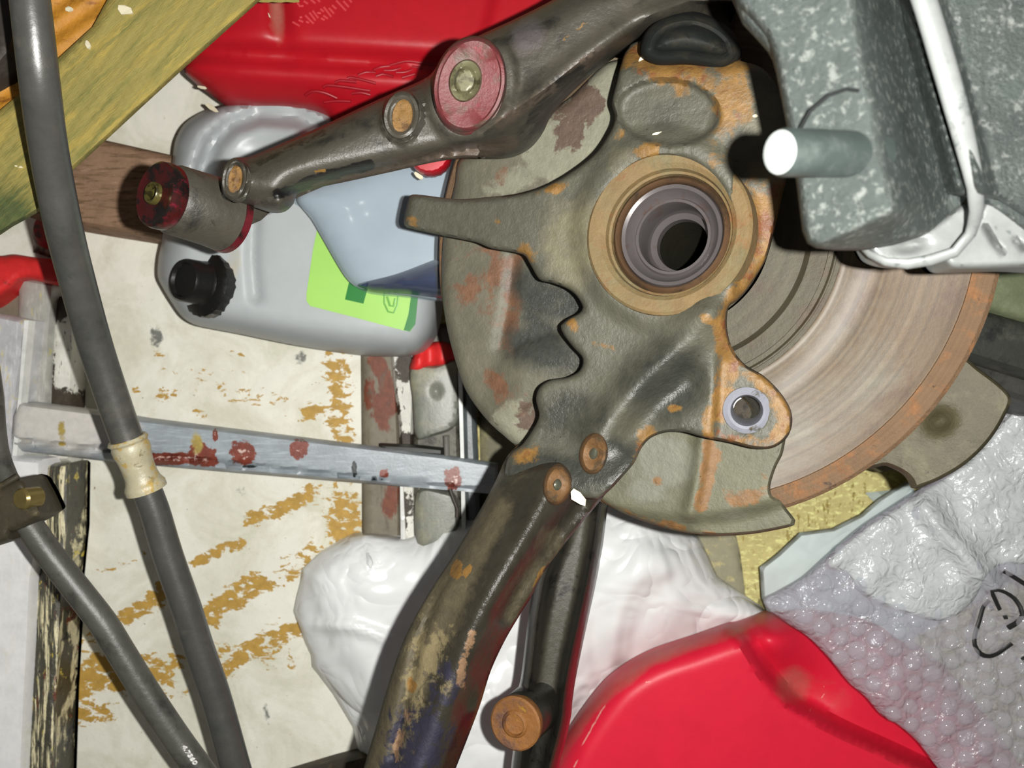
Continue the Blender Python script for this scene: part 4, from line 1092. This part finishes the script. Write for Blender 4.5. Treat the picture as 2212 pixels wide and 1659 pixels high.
m_arm = mat('dark_arm', alb((72, 68, 58), .285, 1050, 1300, 1.1),
            [dict(col=alb((118, 108, 84), .285, 930, 1350), attr='dirt', scale=70, amp=1.3, lo=1.1, hi=1.45, cvar=.25, rough=.6),
             dict(col=alb((168, 152, 112), .285, 900, 1400), attr='sand', scale=130, amp=2.6, lo=1.95, hi=2.2, cvar=.2, rough=.75),
             dict(col=alb((62, 60, 78), .29, 900, 1580), attr='blue', scale=110, amp=2.2, lo=1.75, hi=2.0, rough=.6),
             dict(col=alb((60, 22, 22), .29, 1000, 1600), attr='maroon', scale=60, amp=.8, lo=.95, hi=1.2),
             dict(col=RUST(.285, 1050, 1200), attr='rust', scale=140, amp=1.4, lo=1.3, hi=1.38),
             dict(col=alb((176, 140, 108), .285, 990, 1400), attr='pink', scale=140, amp=2.4, lo=1.9, hi=2.1)], rough=.27, spec=.26, bmp=.5, bscale=240, var=.25, vscale=90)
relief('lower_arm', arml + armr, zarm, m_arm, HUB, step=8, thick=.03, under=.016, sharp=60, lines=[crest, groov],
       masks=dict(dirt=spots([('line', [(1040, 1110), (960, 1260), (900, 1380), (860, 1500), (820, 1640)], 60, 1.0), ('line', [(1200, 1170), (1120, 1320)], 40, .7), (1110, 1005, 50, 40, 0, .7)]),
                  sand=spots([(920, 1420, 50, 90, 20, .9), (900, 1500, 40, 60, 20, .8), ('line', [(900, 1440), (880, 1560), (850, 1659)], 26, .8), (900, 1350, 40, 40, 0, .7), (960, 1500, 20, 50, 20, .6)]),
                  blue=spots([(900, 1600, 80, 90, 20, .95), (960, 1480, 50, 70, 20, .8), (870, 1650, 60, 40, 0, 1)]),
                  maroon=spots([('line', [(1020, 1560), (985, 1640), (960, 1720)], 26, 1.0)]),
                  rust=spots([(985, 1230, 14, 26, 10, 1.0), (1010, 1235, 8, 18, 25, 1.0), (890, 1480, 14, 20, 0, .9), (1130, 985, 40, 22, 20, .9), (1165, 1245, 6, 30, 30, .9)]),
                  pink=spots([('line', [(1020, 1370), (1004, 1420), (995, 1480)], 12, 1.0), ('line', [(880, 1540), (850, 1640)], 14, .8)])))
big = np.array([1e3])
def neck(x, y):
    return np.maximum(zarm(x, y, np.full(len(x), 200.)), zk(x, y, np.full(len(x), 200.)))
m_rivet = mat('rivet_rust', alb((156, 114, 70), .285, 1240, 1010, 1.2), [dict(col=alb((120, 96, 66), .285, 1240, 1010), scale=110, lo=.5, hi=.62), dict(col=alb((182, 130, 66), .285, 1240, 1010), scale=130, lo=.6, hi=.68)], rough=.6, bmp=.6)
m_rivc = mat('rivet_centre', alb((140, 142, 122), .285, 1240, 1010), rough=.3, metal=.4)
for (bx, by) in ((1282, 980), (1204, 1047)):
    rv = oval('rivet', bx, by, 31, 45, 8, neck, [(0, .0035), (.3, .0035), (.42, .0045), (.7, .0058), (.85, .0050), (1, .0005)], m_rivet, HUB)
    oval('rivet_centre', bx, by, 11, 15, 8, neck, [(0, .0050), (.6, .0046), (1, .0030)], m_rivc, rv, step=3)

# ------------------------------------------------------------------ upper control arm
m_ca = mat('control_arm_paint', alb((92, 87, 76), .275, 800, 280, 1.15),
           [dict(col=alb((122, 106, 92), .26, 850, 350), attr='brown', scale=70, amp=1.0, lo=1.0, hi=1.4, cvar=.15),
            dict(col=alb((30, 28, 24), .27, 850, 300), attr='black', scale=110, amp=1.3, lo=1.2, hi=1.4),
            dict(col=alb((120, 112, 112), .27, 1140, 75), attr='mauve', scale=40, amp=.5, lo=.8, hi=1.2, cvar=.05),
            dict(col=alb((176, 132, 64), .27, 800, 350), attr='rust', scale=140, amp=1.4, lo=1.3, hi=1.4),
            dict(col=alb((60, 58, 52), .27, 800, 280), scale=50, lo=.54, hi=.68)], rough=.42, spec=.5, bmp=.4, bscale=240)
CA = thing('control_arm', 'dark steel suspension arm with two red-faced bushes crossing the jerrycan', 'car part', P(900, 250, .2))
edge_h = [(1040, 290), (1100, 245), (1180, 190), (1250, 135), (1320, 85), (1400, 35), (1480, 5)]
def zca(x, y, db):
    z = .252 + .026 * dome(db, 62) + .010 * sstep(900, 1300, x)
    # lower flange, below the tube
    g = [(560, 432), (640, 408), (750, 375), (860, 350), (960, 325), (1060, 300)]
    yf = np.interp(x, [p[0] for p in g], [p[1] for p in g])
    wf = sstep(-4, 12, y - yf) * sstep(1110, 1040, x) * sstep(600, 660, x)
    z = z * (1 - wf) + (.2560 - .003 * (1 - dome(db, 8)) + .004 * sstep(800, 1100, x)) * wf
    z = z - .004 * bump(y - yf, 9) * sstep(1110, 1040, x) * sstep(540, 600, x)
    # the horn's steep side
    e = np.array(edge_h, float)
    ye = np.interp(x, e[:, 0], e[:, 1])
    d = seg_dist(np.stack([x, y], 1), e, False) * ((y > ye) & (x > 1040))
    z = z - .034 * sstep(-20, 95, d)
    z = z + .004 * bump(lined(x, y, edge_h), 20) + .034 * sstep(-20, 95, 0 * d)
    # hollow near the left bush, boss round the small bolts
    z = z - .012 * bump(ell(x, y, 455, 420, 40, 50), 1)
    z = z + .006 * sstep(1.1, .9, ell(x, y, 868, 250, 46, 56, 10)) + .005 * sstep(1.1, .9, ell(x, y, 505, 385, 34, 44, 8))
    z = z + .004 * sstep(1.15, .95, ell(x, y, 1018, 185, 92, 118, 14))
    return z
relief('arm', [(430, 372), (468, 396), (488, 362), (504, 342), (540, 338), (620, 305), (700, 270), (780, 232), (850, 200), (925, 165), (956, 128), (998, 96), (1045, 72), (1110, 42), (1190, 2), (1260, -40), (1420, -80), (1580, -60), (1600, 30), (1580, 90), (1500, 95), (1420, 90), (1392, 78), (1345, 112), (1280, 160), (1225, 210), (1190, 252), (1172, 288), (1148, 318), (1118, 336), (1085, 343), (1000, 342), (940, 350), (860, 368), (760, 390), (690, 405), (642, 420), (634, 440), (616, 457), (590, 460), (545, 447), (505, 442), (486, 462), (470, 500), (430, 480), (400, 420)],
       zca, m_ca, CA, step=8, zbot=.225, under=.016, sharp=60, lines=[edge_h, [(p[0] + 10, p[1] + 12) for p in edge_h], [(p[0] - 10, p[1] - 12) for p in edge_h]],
       masks=dict(brown=spots([('line', [(640, 425), (800, 375), (980, 335), (1100, 310)], 22, 1.0), ('line', [(1080, 270), (1200, 185), (1300, 110)], 14, .9), (700, 300, 120, 30, -25, .4)]),  # paler line along the horn edge is a painted ridge highlight
                  black=spots([('line', [(600, 420), (700, 380), (800, 355)], 12, 1.0), (1200, 250, 60, 90, 40, .8), (480, 430, 60, 30, 0, .7), (1250, 190, 70, 60, -40, .8), ('line', [(560, 350), (700, 285)], 10, .7)]),  # black over the horn's steep side paints its shade
                  mauve=spots([(1138, 75, 42, 46, 20, 1.0)]),
                  rust=spots([('line', [(680, 372), (700, 368)], 5, 1.0), ('line', [(1210, 90), (1280, 40)], 6, .6)])))
# left bush
AXL = Vector((-.56, .10, .82)).normalized()
cl = P(333, 418, .275)
m_bushr = mat('red_bush', alb((120, 26, 40), .28, 340, 420), [dict(col=alb((44, 30, 24), .28, 340, 420), scale=70, lo=.46, hi=.58), dict(col=alb((190, 60, 84), .28, 340, 420), scale=40, lo=.62, hi=.75)], rough=.35, spec=.5)
lathe('bush_sleeve', cl, AXL, [(.0128, -.006), (.0144, -.009), (.0150, -.026), (.0158, -.033), (.0140, -.036), (0, -.036)], m_ca, CA, seg=48)
lathe('bush_flange', cl, AXL, [(.0128, -.008), (.0136, -.0060), (.0138, -.0030), (.0134, -.0008), (.0124, .0), (.0090, -.0012), (.0060, -.0006), (.0044, -.0006), (.0040, -.001)], mat('red_flange', alb((84, 16, 22), .28, 335, 420), [dict(col=alb((34, 28, 22), .28, 335, 420), scale=110, lo=.46, hi=.56), dict(col=alb((176, 36, 70), .28, 380, 420), attr=None, scale=50, lo=.60, hi=.7)], rough=.3), CA, seg=48)['label'] = 'dark red bush face'
lathe('bush_flange', cl, AXL, [(.0128, -.0330), (.0159, -.0332), (.0161, -.0365), (.0120, -.0380)], m_bushr, CA, seg=48)
lathe('bush_tube', cl, AXL, [(.0046, -.004), (.0046, .0012), (.0042, .0018), (.0034, .0016), (.0032, -.012), (0, -.012)], mat('brassy_tube', alb((120, 110, 60), .28, 335, 420), [dict(col=alb((60, 56, 30), .28, 335, 420), scale=200, lo=.5, hi=.6)], rough=.3, metal=.4), CA, seg=32)
# big pink bush and the two recessed bolts, ovals lying on the arm
def armz(x, y):
    return .2855 + .00002 * (x - 1012) - .00004 * (y - 182)
m_pink = mat('pink_flange', alb((150, 70, 72), .29, 1015, 180), [dict(col=alb((122, 100, 86), .29, 1015, 180), scale=60, lo=.46, hi=.58), dict(col=alb((196, 58, 74), .29, 1015, 180), scale=55, lo=.58, hi=.68, off=4)], rough=.5, bmp=.4)
bf = oval('bush_flange', 1014, 182, 79, 106, 13, armz, [(0, .008), (.40, .008), (.82, .0085), (.86, .0105), (.94, .0105), (1, .004)], m_pink, CA, step=6)
bf['label'] = 'scuffed pink-red bush face'
oval('bush_tube', 1005, 174, 36, 47, 13, armz, [(0, .0105), (.52, .0105), (.60, .0095), (.66, .0088), (.9, .0100), (1, .008)], mat('dull_brass', alb((152, 148, 110), .29, 1005, 172), [dict(col=alb((96, 92, 64), .29, 1005, 172), scale=110, lo=.5, hi=.6)], rough=.4, metal=.2), bf, step=4)
m_bolt = mat('rusty_bolt', alb((176, 130, 62), .28, 868, 250), [dict(col=alb((126, 88, 42), .28, 868, 250), scale=160, lo=.5, hi=.62)], rough=.6, bmp=.8)
for (bx, by, rx, ry) in ((867, 249, 41, 54), (506, 386, 28, 46)):
    f0 = float(zca(np.array([float(bx)]), np.array([float(by)]), np.array([62.]))[0])
    fb = lambda x, y, f0=f0: np.full(len(x), f0)
    rim_ = oval('bolt_rim', bx, by, rx, ry, 8, fb, [(0, .001), (.62, .001), (.74, .0026), (.9, .003), (1, -.002)], m_ca, CA, step=5)
    oval('bolt_head', bx + 2, by + 2, rx * .58, ry * .72, 8, fb, [(0, .0022), (.5, .0016), (.9, .0022), (1, .0)], m_bolt, rim_, step=4)['label'] = 'rusty recessed bolt'
# ball joint boot
m_boot = mat('boot_rubber', alb((40, 44, 42), .29, 1490, 60), [dict(col=alb((70, 66, 54), .29, 1490, 60), scale=60, lo=.5, hi=.66)], rough=.7, spec=.2)
def zboot(x, y, db):
    return .292 + np.interp(db, [0, 4, 10, 20, 28, 33, 38, 46, 60, 90], [-.012, -.006, -.001, .0012, .0002, -.0022, -.0004, .0012, .0030, .0050])
relief('ball_joint_boot', [(1384, 118), (1388, 80), (1410, 50), (1450, 30), (1500, 25), (1550, 42), (1588, 74), (1602, 112), (1592, 134), (1560, 150), (1480, 140), (1420, 140)], zboot, m_boot, CA, step=6, thick=.02, under=.008, rings=[4, 10, 15, 20, 28, 33, 38, 46, 54])

# ------------------------------------------------------------------ black link under the arm
m_link = mat('black_link', alb((50, 48, 42), .19, 1200, 1350), [dict(col=alb((88, 84, 72), .19, 1200, 1350), attr='web', scale=50, amp=.6, lo=.8, hi=1.3, rough=.5, cvar=.1), dict(col=alb((20, 20, 19), .19, 1200, 1350), scale=70, lo=.56, hi=.66)], rough=.22, spec=.4, bmp=.35, bscale=260)
LK = thing('track_link', 'glossy black I-section link with a rusty bush, lying on the white bag', 'car part', P(1190, 1400, .1))
def zlk(x, y, db):
    e = np.exp(-((db - 20) / 13) ** 2)
    z = .174 - .008 * (1 - dome(db, 9)) + .012 * e
    return z - .002 * sstep(1350, 1090, y)
relief('link', [(1240, 1060), (1318, 1060), (1312, 1100), (1302, 1180), (1287, 1262), (1270, 1340), (1255, 1410), (1243, 1470), (1236, 1520), (1234, 1545), (1222, 1600), (1206, 1660), (1196, 1740), (1190, 1900), (1110, 1900), (1100, 1740), (1104, 1659), (1110, 1600), (1108, 1540), (1112, 1512), (1124, 1470), (1132, 1410), (1140, 1340), (1148, 1290), (1158, 1240), (1190, 1160)], zlk, m_link, LK, step=7, thick=.024, under=.012, rings=[5, 10, 15, 20, 25, 30, 35, 41],
       masks=dict(web=spots([('line', [(1265, 1120), (1225, 1270), (1190, 1420), (1180, 1490)], 24, 1.0)])))
zl = .200
cl2 = P(1113, 1563, zl)
s2 = (H - zl) / F
AXK = Vector((-.38, .05, .92)).normalized()
lathe('bush_disc', cl2, AXK, [(0, -.006), (54 * s2, -.006), (58 * s2, -.003), (58 * s2, .0), (54 * s2, .0008), (30 * s2, .0004), (27 * s2, .0018), (24 * s2, .0022), (22 * s2, .0), (0, -.0006)], mat('bush_rust', alb((160, 106, 52), .2, 1113, 1563), [dict(col=alb((120, 84, 66), .2, 1113, 1563), scale=70, lo=.5, hi=.62), dict(col=alb((196, 146, 50), .2, 1113, 1563), scale=90, lo=.6, hi=.68, off=5)], rough=.6, bmp=.6), LK, seg=48)['label'] = 'rusty round bush end'
lathe('bush_sleeve', cl2, AXK, [(50 * s2, -.005), (56 * s2, -.010), (58 * s2, -.034), (50 * s2, -.040), (0, -.040)], m_link, LK, seg=40)

# ------------------------------------------------------------------ cast housing close to the lens, upper right
ZH = .418
def hz(x, y, db):
    # ridge line of the boss and the bright lip of the flange
    ridge_x = np.interp(y, [-100, 0, 110, 430, 600], [1826, 1830, 1846, 1914, 1945])
    lip_x = np.interp(y, [-100, 0, 200, 420, 600], [1985, 2008, 2062, 2120, 2150])
    t = (x - ridge_x)
    z = ZH - .016 * np.clip(-t / 260, 0, 1.2) - .010 * (1 - dome(db, 20))
    fall = sstep(0, 150, t)
    z = z - .046 * fall
    z = z - .022 * sstep(-8, 60, y - (474 + (1890 - x) * .46)) * (1 - fall)
    z = z + .032 * bump(x - lip_x, 30) * sstep(480, 440, y)
    z = z + .018 * sstep(0, 60, x - lip_x) 
    return z
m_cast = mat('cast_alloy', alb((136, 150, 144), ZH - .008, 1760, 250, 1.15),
             [dict(col=alb((236, 244, 236), ZH, 1780, 250, 1.3), scale=420, lo=.53, hi=.64, cvar=.1), dict(col=alb((70, 80, 78), ZH, 1780, 250), scale=60, lo=.5, hi=.75, cvar=.1, max=.55)], rough=.42, spec=.6, bmp=.8, bscale=800, metal=.25)  # fine white specks paint the metal's sparkle into the colour
HS = thing('cast_housing', 'grey cast alloy housing with a protruding stud and bright flange, nearest the flash', 'car part', P(1900, 250, .36))
lowpath = [(2110, 420), (2112, 470)]
hsout = [(1560, -60), (1590, 8), (1626, 47), (1650, 75), (1662, 97), (1671, 130), (1683, 190), (1699, 272), (1712, 350), (1720, 395), (1733, 500), (1744, 526), (1762, 536), (1800, 541), (1865, 541), (1930, 530), (2010, 505), (2070, 470), (2098, 420), (2150, 430), (2212, 470), (2330, 560), (2330, -60)]
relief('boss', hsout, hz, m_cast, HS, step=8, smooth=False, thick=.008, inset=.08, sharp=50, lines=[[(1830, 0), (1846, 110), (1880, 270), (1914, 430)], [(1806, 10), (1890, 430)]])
# flange lip (bright U)
m_bright = mat('bright_flange', (.17, .18, .175), [dict(col=(.07, .08, .078), scale=120, lo=.58, hi=.7)], rough=.35, spec=.6, metal=.2)
tubepx('flange_lip', [(1975, -60, .407), (2003, 20, .407), (2033, 120, .406), (2062, 220, .405), (2088, 320, .402), (2106, 400, .398), (2110, 450, .393), (2096, 505, .386), (2062, 545, .384), (2010, 562, .383), (1960, 570, .382), (1915, 566, .380), (1880, 550, .377), (1866, 538, .374)], [54, 54, 54, 54, 52, 46, 38, 32, 28, 30, 28, 20, 16], m_bright, HS, seg=14, flat=.7)['label'] = 'bright lip of the flange'
relief('flange_plate', [(1875, 500), (1990, 500), (2085, 440), (2104, 460), (2090, 510), (2050, 550), (1975, 572), (1915, 566), (1885, 548)], lambda x, y, db: .378 - .004 * (1 - dome(db, 12)) - .006 * bump(ell(x, y, 1965, 530, 34, 14, -8), .9), m_bright, HS, step=7, zbot=.362, inset=.1)
relief('flange_wedge', [(2036, 552), (2060, 530), (2105, 480), (2120, 440), (2150, 425), (2212, 468), (2330, 545), (2330, 580), (2212, 578), (2080, 582), (2050, 578)], lambda x, y, db: .380 - .006 * (1 - dome(db, 16)) - .004 * bump(lined(x, y, [(2128, 490), (2145, 520), (2165, 545)]), 5) - .004 * bump(lined(x, y, [(2194, 518), (2210, 538)]), 5), m_bright, HS, step=6, zbot=.360, inset=.1)['label'] = 'bright wedge of the flange'
# stud, leaning to the left
ts, tb = P(1684, 329, .4255), P(1835, 333, .4135)
axs = (ts - tb).normalized()
Ls = (ts - tb).length
m_stud = mat('stud_steel', alb((104, 118, 114), .42, 1760, 330, 1.3), [dict(col=alb((136, 148, 144), .42, 1760, 330, 1.4), scale=90, lo=.5, hi=.7)], rough=.35, spec=.5)
stud = lathe('stud', tb, axs, [(0, -.01), (.0055, -.01), (.0055, Ls - .0012), (.0049, Ls)], m_stud, HS, seg=48)
lathe('stud_tip', tb, axs, [(.0049, Ls - .0001), (.0040, Ls + .0002), (0, Ls + .0002)], mat('bright_tip', (.30, .32, .31), rough=.35, metal=.3), stud, seg=48)['label'] = 'bright flat tip of the stud'
tubepx('cast_ring', [(1728, 278, .4115), (1750, 240, .4145), (1790, 206, .4165), (1830, 192, .418), (1856, 196, .418)], 8, mat('ring_dark', (.006, .007, .007), rough=.7, spec=.1), HS, seg=8, flat=.4)
# the body that carries the boss, running down to the floor outside the picture
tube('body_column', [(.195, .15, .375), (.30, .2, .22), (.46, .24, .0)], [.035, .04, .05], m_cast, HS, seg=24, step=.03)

# ------------------------------------------------------------------ wood chips
cm = []
m_chip = mat('pale_chip', (.55, .50, .36), rough=.7, var=.15)
for v in range(4):
    me = bpy.data.meshes.new('wood_chip')
    r_ = np.random.default_rng(40 + v)
    n = 7
    ring = []
    for i in range(n):
        a = 2 * math.pi * i / n
        ring.append((math.cos(a) * .5 * r_.uniform(.8, 1.1), math.sin(a) * .5 * r_.uniform(.5, 1.1), r_.uniform(-.1, .1)))
    vv = [(x, y, z - .15) for x, y, z in ring] + [(x, y, z + .15) for x, y, z in ring]
    ff = [tuple(reversed(range(n))), tuple(range(n, 2 * n))] + [(i, (i + 1) % n, n + (i + 1) % n, n + i) for i in range(n)]
    me.from_pydata(vv, [], ff)
    me.materials.append(m_chip)
    cm.append(me)
def chip(px, py, z, L, Wd, ang, label, k=0):
    o = bpy.data.objects.new('wood_chip', cm[k % 4])
    COL.objects.link(o)
    s = (H - z) / F
    o.location = P(px, py, z + Wd * s * .12)
    o.scale = (L * s, Wd * s, Wd * s * .7)
    o.rotation_euler = (0, 0, R(-ang))
    tag(o, label, 'wood chip', 'wood chips scattered over the parts')
def zat(f, x, y, d=60.0):
    return float(f(np.array([float(x)]), np.array([float(y)]), np.array([d]))[0])
chip(568, 25, zat(zc1, 590, 25) + .004, 40, 11, 38, 'pale wood sliver at the plank edge against the red can', 1)
chip(458, 233, zat(zw, 458, 233, 20), 34, 13, 32, 'pale wood sliver on the shoulder of the white jerrycan', 2)
chip(436, 189, zat(zc1, 436, 189, 20), 22, 9, 10, 'pale wood chip at the lower corner of the red can', 3)
chip(190, 97, ZT, 22, 16, 70, 'pale wood chip on the greenish plank near the orange timber', 0)
chip(270, 22, ZT, 34, 22, 20, 'pale wood chip on the far end of the greenish plank', 1)
chip(150, 20, .200, 18, 14, 0, 'pale wood chip on the orange timber', 2)
chip(40, 360, ZT, 20, 6, 10, 'pale wood chip on the mossy end of the greenish plank', 3)
chip(1387, 128, zat(zk, 1387, 128), 40, 13, -62, 'pale wood sliver on the rusty top lug of the knuckle', 1)
chip(1421, 288, zat(zk, 1421, 288), 28, 7, -12, 'pale wood sliver below the oval flat of the knuckle', 2)
chip(1631, 251, zat(zk, 1631, 251), 12, 10, 0, 'tiny white chip on the knuckle beside the stud shadow', 0)
chip(904, 380, zat(zb, 904, 380), 26, 14, 35, 'pale wood chip by the red cap of the fluid bottle', 3)
chip(1248, 1074, max(zat(zarm, 1248, 1074), zat(zk, 1248, 1074)) + .002, 46, 26, 50, 'white crusty fleck on the arm below the rivets', 1)
chip(2153, 866, .099, 16, 14, 60, 'pale wood chip on the olive board below the black case', 0)
chip(2128, 889, .099, 12, 6, 20, 'thin pale chip on the olive board beside the brake disc', 3)
